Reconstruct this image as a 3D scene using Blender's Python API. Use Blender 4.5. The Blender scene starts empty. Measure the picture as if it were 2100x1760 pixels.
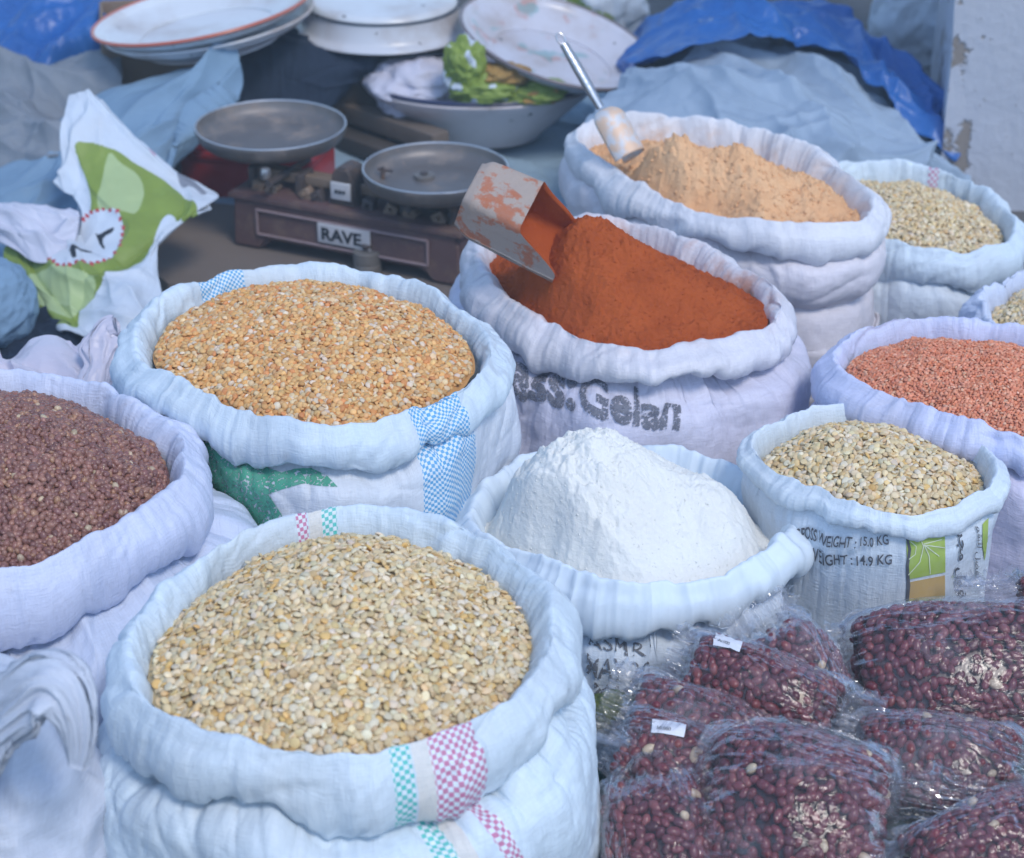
import bpy, bmesh, math, random
import numpy as np
from mathutils import Vector, Matrix
from mathutils.geometry import delaunay_2d_cdt

# ------------------------------------------------------------------ camera, sky, sun, exposure
C = bpy.context.scene.collection
F, CXP, CYP, CAMZ, TILT = 4500.0, 1050.0, 880.0, 1.65, math.radians(27.3)
cd = bpy.data.cameras.new('camera'); cam = bpy.data.objects.new('camera', cd); C.objects.link(cam)
cam.location = (0, 0, CAMZ); cam.rotation_euler = (math.pi/2 - TILT, 0, 0)
cd.sensor_fit = 'HORIZONTAL'; cd.sensor_width = 36; cd.lens = 36*F/2100
cd.clip_start = 0.05; cd.clip_end = 2000
cd.dof.use_dof = True; cd.dof.focus_distance = 2.68; cd.dof.aperture_fstop = 6.3; cd.dof.aperture_blades = 0
bpy.context.scene.camera = cam
W = bpy.data.worlds.new('World'); bpy.context.scene.world = W; W.use_nodes = True
SUN_EL, SUN_AZ = math.radians(52), math.radians(150)      # azimuth clockwise from +Y: behind the camera, to its right
sky = W.node_tree.nodes.new('ShaderNodeTexSky'); sky.sky_type = 'NISHITA'; sky.sun_disc = False
sky.sun_elevation = SUN_EL; sky.sun_rotation = SUN_AZ; sky.air_density = 1.0; sky.dust_density = 0.4; sky.ozone_density = 1.2
bg = W.node_tree.nodes['Background']; W.node_tree.links.new(sky.outputs[0], bg.inputs[0]); bg.inputs[1].default_value = 0.15
sd = bpy.data.lights.new('sun', 'SUN'); sd.energy = 1.05; sd.angle = math.radians(15); sd.color = (1.0, 0.94, 0.86)
so = bpy.data.objects.new('sun', sd); C.objects.link(so); so.location = (2, -2, 5)
_sv = Vector((math.sin(SUN_AZ)*math.cos(SUN_EL), math.cos(SUN_AZ)*math.cos(SUN_EL), math.sin(SUN_EL)))
so.rotation_euler = _sv.to_track_quat('Z', 'Y').to_euler()
vs = bpy.context.scene.view_settings
vs.view_transform = 'Standard'; vs.look = 'None'; vs.exposure = 0.88; vs.gamma = 1.0; vs.use_curve_mapping = False
bpy.context.scene.cycles.transparent_max_bounces = 16

# ------------------------------------------------------------------ picture point -> place in the world
ct, st = math.cos(TILT), math.sin(TILT)
def ray(px, py):
    a = (px-CXP)/F; b = (CYP-py)/F
    return np.array([a, ct + b*st, -st + b*ct])
def at_z(px, py, z):
    d = ray(px, py); k = (z-CAMZ)/d[2]; return np.array([0, 0, CAMZ]) + d*k
def at_y(px, py, Y):
    d = ray(px, py); return np.array([0, 0, CAMZ]) + d*(Y/d[1])
def proj(P):
    x, y, z = P[..., 0], P[..., 1], P[..., 2]-CAMZ
    dep = y*ct - z*st; up = y*st + z*ct
    return CXP + F*x/dep, CYP - F*up/dep, dep

# ------------------------------------------------------------------ noise
_r = np.random.RandomState(7)
_perm = np.concatenate([_r.permutation(256)]*3)
_g = _r.normal(size=(256, 3)); _g /= np.linalg.norm(_g, axis=1)[:, None]
def pn(x, y=0.0, z=0.0):
    x, y, z = np.broadcast_arrays(np.asarray(x, float), np.asarray(y, float), np.asarray(z, float))
    xi, yi, zi = np.floor(x).astype(int), np.floor(y).astype(int), np.floor(z).astype(int)
    xf, yf, zf = x-xi, y-yi, z-zi
    u, v, w = [t*t*t*(t*(t*6-15)+10) for t in (xf, yf, zf)]
    out = 0
    for dx in (0, 1):
        for dy in (0, 1):
            for dz in (0, 1):
                h = _perm[_perm[_perm[(xi+dx) & 255] + ((yi+dy) & 255)] + ((zi+dz) & 255)]
                g = _g[h]
                d = g[..., 0]*(xf-dx) + g[..., 1]*(yf-dy) + g[..., 2]*(zf-dz)
                out = out + d*(u if dx else 1-u)*(v if dy else 1-v)*(w if dz else 1-w)
    return out*1.6
def fbm(x, y=0, z=0, o=3):
    s = 0; a = 1
    for k in range(o):
        s = s + a*pn(x*2**k, y*2**k + 7.3*k, z*2**k + 3.1*k); a *= .5
    return s
def ridge(n): return 1-2*np.abs(n)
def crease(n): return np.clip(1-2.2*np.abs(n), 0, 1)**3
def sm(a, b, x):
    t = np.clip((x-a)/(b-a), 0, 1); return t*t*(3-2*t)

# ------------------------------------------------------------------ objects
def tag(o, label, cat, group=None, kind=None):
    o['label'] = label; o['category'] = cat
    if group: o['group'] = group
    if kind: o['kind'] = kind
    return o
def thing(name, label, cat, loc=(0, 0, 0), group=None):
    o = bpy.data.objects.new(name, None); C.objects.link(o); o.location = tuple(map(float, loc)); o.empty_display_size = .05
    return tag(o, label, cat, group)
def mesh(name, V, faces, mats, parent=None, uv=None, mi=None, smooth=True, tint=None):
    V = np.asarray(V, float).reshape(-1, 3)
    if parent is not None: V = V - np.array(parent_loc(parent))
    me = bpy.data.meshes.new(name)
    if isinstance(faces, np.ndarray) and faces.ndim == 2:
        n, k = faces.shape
        me.vertices.add(len(V)); me.vertices.foreach_set('co', V.astype(np.float32).ravel())
        me.loops.add(n*k); me.loops.foreach_set('vertex_index', faces.astype(np.int32).ravel())
        me.polygons.add(n); me.polygons.foreach_set('loop_start', (np.arange(n)*k).astype(np.int32))
        me.update(calc_edges=True)
    else:
        me.from_pydata([tuple(v) for v in V], [], [tuple(f) for f in faces]); me.update()
    if uv is not None:
        l = me.uv_layers.new(name='UVMap'); idx = np.empty(len(me.loops), np.int32); me.loops.foreach_get('vertex_index', idx)
        l.data.foreach_set('uv', np.asarray(uv, np.float32)[idx].ravel())
    if tint is not None:
        a = me.color_attributes.new('tint', 'FLOAT_COLOR', 'POINT')
        a.data.foreach_set('color', np.concatenate([tint, np.ones((len(tint), 1))], 1).astype(np.float32).ravel())
    for m in (mats if isinstance(mats, (list, tuple)) else [mats]): me.materials.append(m)
    if mi is not None: me.polygons.foreach_set('material_index', np.asarray(mi, np.int32))
    if smooth: me.polygons.foreach_set('use_smooth', np.ones(len(me.polygons), bool))
    me.validate()
    o = bpy.data.objects.new(name, me); C.objects.link(o)
    if parent is not None: o.parent = parent
    return o
def parent_loc(p):
    l = Vector(p.location)
    while p.parent is not None: p = p.parent; l = l + Vector(p.location)
    return l
def grid_faces(n, m, closed):
    i = np.arange(n if closed else n-1)[:, None]; j = np.arange(m-1)[None, :]
    a = i*m + j; b = ((i+1) % n)*m + j
    return np.stack([a, b, b+1, a+1], -1).reshape(-1, 4)
def normals(P, closed):
    if closed:
        du = np.roll(P, -1, 0) - np.roll(P, 1, 0)
    else: du = np.gradient(P, axis=0)
    dv = np.gradient(P, axis=1)
    n = -np.cross(du, dv) if closed else np.cross(du, dv); return n/(np.linalg.norm(n, axis=-1, keepdims=True)+1e-12)
class MB:
    """collects simple shapes into one mesh"""
    def __init__(s): s.v = []; s.f = []
    def add(s, V, Fs):
        b = len(s.v); s.v += [tuple(map(float, p)) for p in V]; s.f += [tuple(i+b for i in f) for f in Fs]
    def box(s, c, half, M=np.eye(3), bev=0.0):
        hx, hy, hz = half
        b = min(bev, hx*.9, hy*.9, hz*.9)
        if b <= 0:
            V = [(x, y, z) for x in (-hx, hx) for y in (-hy, hy) for z in (-hz, hz)]
            Fs = [(0, 1, 3, 2), (4, 6, 7, 5), (0, 4, 5, 1), (2, 3, 7, 6), (0, 2, 6, 4), (1, 5, 7, 3)]
        else:
            bm = bmesh.new(); bmesh.ops.create_cube(bm, size=2)
            for v in bm.verts: v.co = (v.co.x*hx, v.co.y*hy, v.co.z*hz)
            bmesh.ops.bevel(bm, geom=bm.edges[:], offset=b, segments=3, affect='EDGES', profile=.5)
            bm.verts.index_update(); V = [tuple(v.co) for v in bm.verts]; Fs = [tuple(v.index for v in f.verts) for f in bm.faces]; bm.free()
        s.add([np.array(c) + M @ np.array(v) for v in V], Fs)
    def lathe(s, c, prof, n=64, M=np.eye(3)):
        V = []; k = len(prof)
        for i in range(n):
            a = 2*math.pi*i/n
            for r, z in prof: V.append(np.array(c) + M @ np.array([r*math.cos(a), r*math.sin(a), z]))
        s.add(V, [tuple(f) for f in grid_faces(n, k, True)])
    def tube(s, pts, rad, n=12, flat=1.0):
        pts = [np.array(p, float) for p in pts]; V = []
        rad = [rad]*len(pts) if np.isscalar(rad) else rad
        up = np.array([.13, .21, .97])
        for i, p in enumerate(pts):
            t = pts[min(i+1, len(pts)-1)]-pts[max(i-1, 0)]; t /= np.linalg.norm(t)
            a = np.cross(t, up); a /= np.linalg.norm(a); b = np.cross(a, t)
            for k in range(n):
                an = 2*math.pi*k/n; V.append(p + rad[i]*(a*math.cos(an) + b*flat*math.sin(an)))
        m = len(pts); Fs = [(i*n+k, i*n+(k+1) % n, (i+1)*n+(k+1) % n, (i+1)*n+k) for i in range(m-1) for k in range(n)]
        Fs += [tuple(range(n))[::-1], tuple(range((m-1)*n, m*n))]
        s.add(V, Fs)
    def build(s, name, mat, parent=None, smooth=True, sharp=40):
        o = mesh(name, s.v, s.f, mat, parent, smooth=False)
        if smooth:
            bm = bmesh.new(); bm.from_mesh(o.data); bmesh.ops.recalc_face_normals(bm, faces=bm.faces[:])
            for f in bm.faces: f.smooth = True
            for e in bm.edges:
                if len(e.link_faces) == 2 and e.calc_face_angle(0) > math.radians(sharp): e.smooth = False
            bm.to_mesh(o.data); bm.free()
        return o
def frame(x, up=(0, 0, 1)):
    x = np.array(x, float); x /= np.linalg.norm(x); up = np.array(up, float)
    z = up - x*np.dot(up, x); z /= np.linalg.norm(z); y = np.cross(z, x)
    return np.stack([x, y, z], 1)

# ------------------------------------------------------------------ materials
class NX:
    def __init__(s, name):
        s.m = bpy.data.materials.new(name); s.m.use_nodes = True; s.t = s.m.node_tree; s.n = s.t.nodes
        s.p = s.n['Principled BSDF']; s.out = s.n['Material Output']
    def link(s, a, b): s.t.links.new(a, b)
    def put(s, sock, v):
        if hasattr(v, 'is_linked') or isinstance(v, bpy.types.NodeSocket): s.link(v, sock)
        else:
            if sock.type == 'RGBA' and len(v) == 3: v = (*v, 1)
            sock.default_value = v
    def node(s, t, **k):
        n = s.n.new(t)
        for a, b in k.items(): setattr(n, a, b)
        return n
    def math(s, op, a, b=0.0, c=None):
        n = s.node('ShaderNodeMath', operation=op); s.put(n.inputs[0], a); s.put(n.inputs[1], b)
        if c is not None: s.put(n.inputs[2], c)
        return n.outputs[0]
    def mix(s, f, a, b, blend='MIX'):
        n = s.node('ShaderNodeMix', data_type='RGBA', blend_type=blend); s.put(n.inputs[0], f); s.put(n.inputs[6], a); s.put(n.inputs[7], b); return n.outputs[2]
    def ramp(s, f, lo, hi):
        n = s.node('ShaderNodeMapRange', interpolation_type='SMOOTHSTEP'); s.put(n.inputs[0], f); n.inputs[1].default_value = lo; n.inputs[2].default_value = hi; return n.outputs[0]
    def noise(s, vec, sc, det=3, rough=.55, dist=0.0):
        n = s.node('ShaderNodeTexNoise'); n.inputs['Scale'].default_value = sc; n.inputs['Detail'].default_value = det
        n.inputs['Roughness'].default_value = rough; n.inputs['Distortion'].default_value = dist
        if vec is not None: s.link(vec, n.inputs['Vector'])
        return n.outputs['Fac']
    def vor(s, vec, sc, feat='F1', out='Distance'):
        n = s.node('ShaderNodeTexVoronoi', feature=feat); n.inputs['Scale'].default_value = sc
        if vec is not None: s.link(vec, n.inputs['Vector'])
        return n.outputs[out]
    def obj(s): return s.node('ShaderNodeTexCoord').outputs['Object']
    def uv(s):
        n = s.node('ShaderNodeUVMap', uv_map='UVMap'); x = s.node('ShaderNodeSeparateXYZ'); s.link(n.outputs[0], x.inputs[0]); return n.outputs[0], x.outputs[0], x.outputs[1]
    def scale(s, vec, sx, sy, sz):
        n = s.node('ShaderNodeMapping'); s.link(vec, n.inputs[0]); n.inputs['Scale'].default_value = (sx, sy, sz); return n.outputs[0]
    def bump(s, h, d, strength=1.0, prev=None):
        n = s.node('ShaderNodeBump'); n.inputs['Strength'].default_value = strength; n.inputs['Distance'].default_value = d; s.link(h, n.inputs['Height'])
        if prev is not None: s.link(prev, n.inputs['Normal'])
        return n.outputs[0]
    def done(s, col=None, rough=None, spec=None, metal=None, nor=None, **k):
        if col is not None: s.put(s.p.inputs['Base Color'], col)
        if rough is not None: s.put(s.p.inputs['Roughness'], rough)
        if spec is not None: s.put(s.p.inputs['Specular IOR Level'], spec)
        if metal is not None: s.put(s.p.inputs['Metallic'], metal)
        if nor is not None: s.link(nor, s.p.inputs['Normal'])
        return s.m

def woven(name, col, stripes=(), weave=.0045, dirt=.75, dirtcol=(.42, .38, .34), stain=None, gloss=.5, smoothplastic=False):
    """polypropylene sack cloth; UV is in metres. stripes: (u0,u1,slope,colour,light,cell)"""
    x = NX(name); uvv, u, v = x.uv(); ob = x.obj()
    big = x.noise(ob, 5, 4); fine = x.noise(ob, 60, 3)
    c = x.mix(x.math('MULTIPLY', x.ramp(big, .42, .8), .50*dirt), col, dirtcol)
    c = x.mix(x.math('MULTIPLY', x.ramp(x.noise(ob, 23, 5, .7), .60, .78), .4*dirt), c, dirtcol)
    c = x.mix(x.math('MULTIPLY', fine, .16), c, tuple(k*.72 for k in col))
    for (u0, u1, sl, sc, lc, cell) in stripes:
        uu = x.math('ADD', u, x.math('MULTIPLY', v, sl))
        uu2 = x.math('ADD', uu, x.math('MULTIPLY', x.math('SUBTRACT', x.noise(ob, 120, 2), .5), .003))
        m = x.math('MULTIPLY', x.math('GREATER_THAN', uu2, u0), x.math('LESS_THAN', uu2, u1))
        if cell:
            k = math.pi/cell
            q = x.math('MULTIPLY', x.math('SINE', x.math('MULTIPLY', uu, k)), x.math('SINE', x.math('MULTIPLY', v, k)))
            q = x.ramp(q, -.12, .12)
            pc = x.mix(q, sc, lc)
        else: pc = sc
        c = x.mix(x.math('MULTIPLY', m, .93), c, pc)
    if stain:
        sc, lo, hi, vmin, vmax = stain
        m = x.math('MULTIPLY', x.ramp(x.noise(ob, 14, 5, .65), lo, hi), x.math('SUBTRACT', 1, x.ramp(v, vmin, vmax)))
        c = x.mix(m, c, sc)
    nor = None
    if weave and not smoothplastic:
        k = 2*math.pi/weave
        h = x.math('ADD', x.noise(x.scale(uvv, 420, 70, 1), 1, 2), x.noise(x.scale(uvv, 70, 420, 1), 1, 2))
        c = x.mix(x.math('MULTIPLY', x.ramp(h, .75, 1.25), .20), c, tuple(t*.62 for t in col))
        nor = x.bump(h, .0013, .55)
    cr = x.noise(x.scale(uvv, 60, 14, 1), 1, 5, .6, 1.2)
    cr2 = x.noise(x.scale(uvv, 16, 40, 1), 1, 4, .6, .8)
    nor = x.bump(x.math('ADD', cr, x.math('MULTIPLY', cr2, .7)), .006, .22 if not smoothplastic else .08, nor)
    return x.done(c, gloss, .35, nor=nor)
def cloth_mat(name, col, col2=None, rough=.75, bump=.006, sc=20, spec=.3, dirt=.5):
    x = NX(name); ob = x.obj()
    c = x.mix(x.math('MULTIPLY', x.ramp(x.noise(ob, 6, 5), .35, .75), dirt), col, col2 or tuple(t*.6 for t in col))
    c = x.mix(x.math('MULTIPLY', x.noise(ob, 90, 3), .2), c, tuple(t*.7 for t in col))
    return x.done(c, rough, spec, nor=x.bump(x.noise(ob, sc, 6, .6, .6), bump, .7))
def metal_mat(name, col, rough=.4, metal=.9, rust=(.16, .09, .06), amt=.4, sc=18):
    x = NX(name); ob = x.obj(); m = x.math('MULTIPLY', x.ramp(x.noise(ob, sc, 6, .7), .48, .72), amt)
    sp = x.ramp(x.noise(ob, sc*6, 3), .62, .72)
    c = x.mix(m, col, rust); c = x.mix(x.math('MULTIPLY', sp, amt), c, rust)
    r = x.math('ADD', x.math('MULTIPLY', m, .45), rough)
    return x.done(c, r, .5, x.math('SUBTRACT', metal, x.math('MULTIPLY', m, metal)), x.bump(x.noise(ob, sc*3, 5), .002, .5))
def enamel(name, col, chip=(.06, .05, .05), dirtcol=(.35, .28, .24), amt=.4, flowers=False):
    x = NX(name); ob = x.obj()
    c = x.mix(x.math('MULTIPLY', x.ramp(x.noise(ob, 7, 5, .6), .42, .75), amt), col, dirtcol)
    if flowers:
        f = x.math('MULTIPLY', x.ramp(x.noise(ob, 16, 3), .58, .66), .55); c = x.mix(f, c, (.46, .19, .14))
        g = x.math('MULTIPLY', x.ramp(x.noise(x.scale(ob, 1, 1, 1.7), 15, 2, .5, .5), .6, .67), .55); c = x.mix(g, c, (.12, .35, .36))
    c = x.mix(x.ramp(x.noise(ob, 40, 4, .6), .69, .72), c, chip)
    return x.done(c, .28, .5)
def grain_mat(name, rough=.6, spec=.3, bump=.0):
    x = NX(name); a = x.node('ShaderNodeVertexColor', layer_name='tint').outputs[0]; ob = x.obj()
    c = x.mix(x.math('MULTIPLY', x.noise(ob, 260, 2), .35), a, x.mix(.5, a, (.9, .9, .9), 'MULTIPLY'))
    return x.done(c, rough, spec)
def powder_mat(name, col, col2, sc=120, bump=.004, amt=.6):
    x = NX(name); ob = x.obj()
    n1 = x.noise(ob, 18, 5, .6); n2 = x.noise(ob, sc, 5, .7)
    c = x.mix(x.math('MULTIPLY', x.ramp(n1, .35, .7), amt), col, col2)
    nor = x.bump(n2, bump, .8); nor = x.bump(x.vor(ob, sc*.8), bump*.5, .5, nor)
    return x.done(c, .95, .05, nor=nor)
def plain(name, col, rough=.6, spec=.4, metal=0.0, var=.25, sc=40):
    x = NX(name); ob = x.obj()
    c = x.mix(x.math('MULTIPLY', x.noise(ob, sc, 4), var*2), col, tuple(t*.55 for t in col))
    return x.done(c, rough, spec, metal)
def ink_mat(name, col, hole=.0, sc=220):
    x = NX(name); ob = x.obj()
    c = x.mix(x.math('MULTIPLY', x.noise(ob, 90, 3), .35), col, (.45, .46, .5))
    x.done(c, .7, .2)
    if hole:
        tr = x.node('ShaderNodeBsdfTransparent'); mx = x.node('ShaderNodeMixShader')
        m = x.ramp(x.math('ADD', x.vor(ob, sc), x.math('MULTIPLY', x.noise(ob, 40, 3), .5)), hole, hole+.12)
        x.link(m, mx.inputs[0]); x.link(x.p.outputs[0], mx.inputs[1]); x.link(tr.outputs[0], mx.inputs[2]); x.link(mx.outputs[0], x.out.inputs[0])
    return x.m
def film_mat(name, milky=.055, tint=(.80, .84, .92)):
    """clear polythene: mostly see-through, glossy, slightly milky, crinkled"""
    x = NX(name); uvv, u, v = x.uv(); ob = x.obj()
    nor = x.bump(x.noise(x.scale(uvv, 7, 38, 1), 1, 4, .55, 1.5), .011, .8)
    nor = x.bump(x.noise(ob, 20, 3, .5, 1.1), .009, .55, nor)
    x.done(tint, .16, .9, nor=nor)
    tr = x.node('ShaderNodeBsdfTransparent'); tr.inputs[0].default_value = (.975, .975, .985, 1)
    lw = x.node('ShaderNodeLayerWeight'); lw.inputs[0].default_value = .27; x.link(nor, lw.inputs['Normal'])
    gl = x.node('ShaderNodeBsdfGlossy'); gl.inputs['Roughness'].default_value = .13; gl.inputs[0].default_value = (.95, .97, 1, 1); x.link(nor, gl.inputs['Normal'])
    m1 = x.node('ShaderNodeMixShader'); m2 = x.node('ShaderNodeMixShader')
    f = x.math('ADD', x.math('MULTIPLY', lw.outputs['Fresnel'], .30), .008)
    x.link(f, m1.inputs[0]); x.link(tr.outputs[0], m1.inputs[1]); x.link(gl.outputs[0], m1.inputs[2])
    mk = x.math('MULTIPLY', x.math('ADD', x.ramp(x.noise(x.scale(uvv, 7, 30, 1), 1, 4, .6, 1), .45, .8), .25), milky*1.6)
    x.link(mk, m2.inputs[0]); x.link(m1.outputs[0], m2.inputs[1]); x.link(x.p.outputs[0], m2.inputs[2]); x.link(m2.outputs[0], x.out.inputs[0])
    return x.m

# ------------------------------------------------------------------ ground
def ground():
    x = NX('trodden_ground'); ob = x.obj()
    c = x.mix(x.ramp(x.noise(ob, 2.5, 6), .3, .7), (.10, .095, .09), (.17, .165, .165))
    c = x.mix(x.math('MULTIPLY', x.noise(ob, 60, 4), .5), c, (.08, .075, .07))
    x.done(c, .9, .2, nor=x.bump(x.noise(ob, 30, 6), .01, .7))
    s = 600; n = 24; xs = np.concatenate([-np.geomspace(s, 1, n), np.geomspace(1, s, n)])
    P = np.stack(np.meshgrid(xs, xs+2, indexing='ij') + [np.zeros((2*n, 2*n))], -1)
    o = mesh('ground', P, grid_faces(2*n, 2*n, False), x.m); o['kind'] = 'structure'; o['label'] = 'dark trodden ground under the sacks'
ground()

# ------------------------------------------------------------------ sacks
NO_PUSH = {('printed', 'flour'), ('gram', 'back')}
ROOM = {('chili', 'peas'): .035, ('peas', 'chili'): -.02}
class Sack: pass
SPEC = {}
def loop_polar(loop, z):
    P = np.array([at_z(a, b, z) for a, b in loop])
    ar = 0; cx = cy = 0
    for i in range(len(P)):
        x0, y0 = P[i, :2]; x1, y1 = P[(i+1) % len(P), :2]; k = x0*y1-x1*y0; ar += k; cx += (x0+x1)*k; cy += (y0+y1)*k
    c = np.array([cx/(3*ar), cy/(3*ar)])
    th = np.arctan2(P[:, 1]-c[1], P[:, 0]-c[0]); r = np.hypot(P[:, 1]-c[1], P[:, 0]-c[0])
    o = np.argsort(th); th, r = th[o], r[o]
    g = np.linspace(-math.pi, math.pi, 721)[:-1]
    rr = np.interp(g, np.concatenate([th-2*math.pi, th, th+2*math.pi]), np.concatenate([r, r, r]))
    k = np.exp(-.5*(np.arange(-30, 31)/9.)**2); k /= k.sum()
    rr = np.convolve(np.concatenate([rr[-30:], rr, rr[:30]]), k, 'valid')
    return c, g, rr
def spline(pts, n):
    """Catmull-Rom through pts (k,d), n samples spread by chord length"""
    pts = np.asarray(pts, float); d = np.concatenate([[0], np.cumsum(np.linalg.norm(np.diff(pts[:, :2], axis=0), axis=1)+1e-4)])
    p = np.vstack([2*pts[0]-pts[1], pts, 2*pts[-1]-pts[-2]])
    t = np.linspace(0, d[-1], n); i = np.clip(np.searchsorted(d, t, 'right')-1, 0, len(pts)-2)
    f = ((t-d[i])/(d[i+1]-d[i]))[:, None]
    p0, p1, p2, p3 = p[i], p[i+1], p[i+2], p[i+3]
    return .5*(2*p1+(p2-p0)*f+(2*p0-5*p1+4*p2-p3)*f*f+(3*p1-p0-3*p2+p3)*f**3)
class SackGrid:
    def __init__(s, P, U, V, closed=True): s.P = P; s.N = normals(P, closed); s.U = U; s.V = V; s.closed = closed; s.X, s.Y, s.D = proj(P)
    def ij(s, px, py, tol=9):
        d2 = (s.X-px)**2+(s.Y-py)**2
        ok = d2 < tol*tol
        if not ok.any(): k = np.argmin(d2)
        else: k = np.argmin(np.where(ok & (s.D < s.D[ok].min()+.035), d2, 1e9))
        return np.array(np.unravel_index(k, s.D.shape), float)
    def uv(s, px, py):
        i, j = s.ij(px, py).astype(int); return s.U[i, j], s.V[i, j]
    def sample(s, I, J, off):
        n, m = s.D.shape
        if s.closed: I = np.mod(I, n)
        else: I = np.clip(I, 0, n-1.001)
        J = np.clip(J, 0, m-1.001); i = np.floor(I).astype(int); j = np.floor(J).astype(int); a = (I-i)[:, None]; b = (J-j)[:, None]
        i2 = (i+1) % n if s.closed else np.minimum(i+1, n-1)
        f = lambda A: (A[i, j]*(1-a)+A[i2, j]*a)*(1-b)+(A[i, j+1]*(1-a)+A[i2, j+1]*a)*b
        return f(s.P)+off*f(s.N)
    def quad(s, corners):
        """corners in the picture: bottom-left, bottom-right, top-right, top-left -> map of (0..1)^2 onto the cloth"""
        q = [s.ij(*c) for c in corners]; n = s.D.shape[0]
        if s.closed:
            for k in range(1, 4):
                while q[k][0]-q[0][0] > n/2: q[k][0] -= n
                while q[k][0]-q[0][0] < -n/2: q[k][0] += n
        def f(x, y):
            x = x[:, None]; y = y[:, None]
            r = (q[0]*(1-x)+q[1]*x)*(1-y)+(q[3]*(1-x)+q[2]*x)*y
            return r[:, 0], r[:, 1]
        return f

def make_sack(key, name, label, loop, z, hc=.05, tc=.025, bulge=.03, mat_cuff=None, mat_body=None, body=None, seed=0, wr=1.0, lump=1.0, NT=560, base=.8, scallop=1.0, cuffvar=.2, cat='sack', roundness=.5, ring_h=None):
    s = Sack(); s.key = key; s.c, s.g, s.r = loop_polar(loop, z); s.z = z; s.tc = tc; s.hc = hc; s.bulge = bulge
    s.rm = s.r.mean(); s.args = dict(name=name, label=label, body=body, seed=seed, wr=wr, lump=lump, NT=NT, base=base, scallop=scallop, cuffvar=cuffvar, cat=cat, roundness=roundness)
    s.mats = (mat_cuff, mat_body); SPEC[key] = s
    return s
def build_sack(s):
    a = s.args; NT = a['NT']; sd = a['seed']*13.7; wr = a['wr']
    th = np.linspace(-math.pi, math.pi, NT+1)[:-1]
    r = np.interp(th, np.append(s.g, math.pi), np.append(s.r, s.r[0]))
    cx, sx = np.cos(th), np.sin(th)
    arc = np.concatenate([[0], np.cumsum(np.hypot(np.diff(r*cx), np.diff(r*sx)))]); s.arc = arc
    ring = lambda f, ph=0, o=3: fbm(cx*f+sd+ph, sx*f+ph, 0.3*sd, o)          # seamless around the rim
    zz = s.z + a['scallop']*(.010*ring(1.6, 2)+.005*ring(6, 5)) ; rr = r + a['scallop']*(.006*ring(2.2, 9)+.004*ring(7, 4))
    hc = s.hc*(1+a['cuffvar']*2*ring(1.3, 11)+a['cuffvar']*.8*ring(5, 3)); tc = s.tc*(1+.4*ring(2.0, 17)+.10*ring(7, 8))
    # --- rolled rim
    ctl = [(-1.35, -.13, 0), (-1.05, -.075, 0), (-.75, -.04, 0), (-.38, -.012, 0), (0, 0, 0), (.42, -.004, -.10), (.80, 0, -.34), (.98, 0, -.62), (.86, 0, -.88), (.50, 0, -1.0), (.10, 0, -.93), (-.15, 0, -.8)]
    pc = spline(ctl, 56); m = len(pc)
    dr = pc[:, 0][None, :]*tc[:, None]; dz = pc[:, 1][None, :]+pc[:, 2][None, :]*hc[:, None]
    R = rr[:, None]+dr; Z = zz[:, None]+dz
    P = np.stack([s.c[0]+R*cx[:, None], s.c[1]+R*sx[:, None], Z], -1)
    U = np.repeat(arc[:, None], m, 1); Vv = np.cumsum(np.linalg.norm(np.diff(P, axis=1, prepend=P[:, :1]), axis=-1), axis=1).mean(0)
    V = np.repeat(Vv[None, :], NT, 0); vcrest = Vv[np.argmin(np.abs(pc[:, 0]))]
    N = normals(P, True)
    uu = U + (V-vcrest)*1.3 + .012*fbm(U*9, V*9, sd+40, 2)
    env = sm(0, .05, V)
    w = .0030*fbm(uu*9+sd, V*8, sd, 2) + .0085*crease(pn(uu*15+sd, V*9+3, sd+4))*env*sm(-.05, .4, pn(U*7, V*7, sd+9)) + .0045*crease(pn(uu*34-V*14, V*13, sd+2))*sm(-.05, .4, pn(U*10, V*10, sd+19)) + .0030*crease(pn(U*12, V*40+U*6, sd+29))*sm(.0, .4, pn(U*9, V*9, sd+39)) + .0012*fbm(U*110, V*80, sd, 2)
    big = .010*fbm(U*6, V*8, sd+21, 2)
    P = P - N*((w*wr*.62+big*.6*a['lump'])*np.where(np.arange(m) < 50, 1, .4)[None, :])[..., None]
    s.cuff = SackGrid(P, U, V)
    # --- body
    H = s.z
    if a['body'] is None:
        b = s.bulge
        ctl = [(-.4*s.tc, -.80*s.hc), (.10*s.tc, -1.02*s.hc), (.55*b+.3*s.tc, -s.hc-.024), (.92*b+.1*s.tc, -s.hc-.062), (1.04*b, -s.hc-.115), (b, -s.hc-.19), (.9*b, -(s.hc+.19)*.35-H*.65), (a['base']*b, -H+.03), (a['base']*b-.03, -H+.004), (a['base']*b-.09, -H)]
    else: ctl = a['body'](s)
    pb = spline(ctl, 130); mb = len(pb)
    dep = -pb[:, 1]
    k = np.exp(-.5*(np.arange(-90, 91)/40.)**2); k /= k.sum(); nk = 90
    rp = np.concatenate([rr[-nk:], rr, rr[:nk]]); rsm = np.convolve(rp, k, 'valid')
    mixw = (sm(s.hc*.9, s.hc+.15, dep)*a['roundness'])[None, :]
    zoff = (zz-s.z)[:, None]*(1-sm(s.hc, H, dep))[None, :]
    hcd = (hc-s.hc)[:, None]*np.exp(-np.maximum(dep-s.hc, 0)/.05)[None, :]
    R = rr[:, None]*(1-mixw)+rsm[:, None]*mixw + pb[:, 0][None, :]
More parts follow.
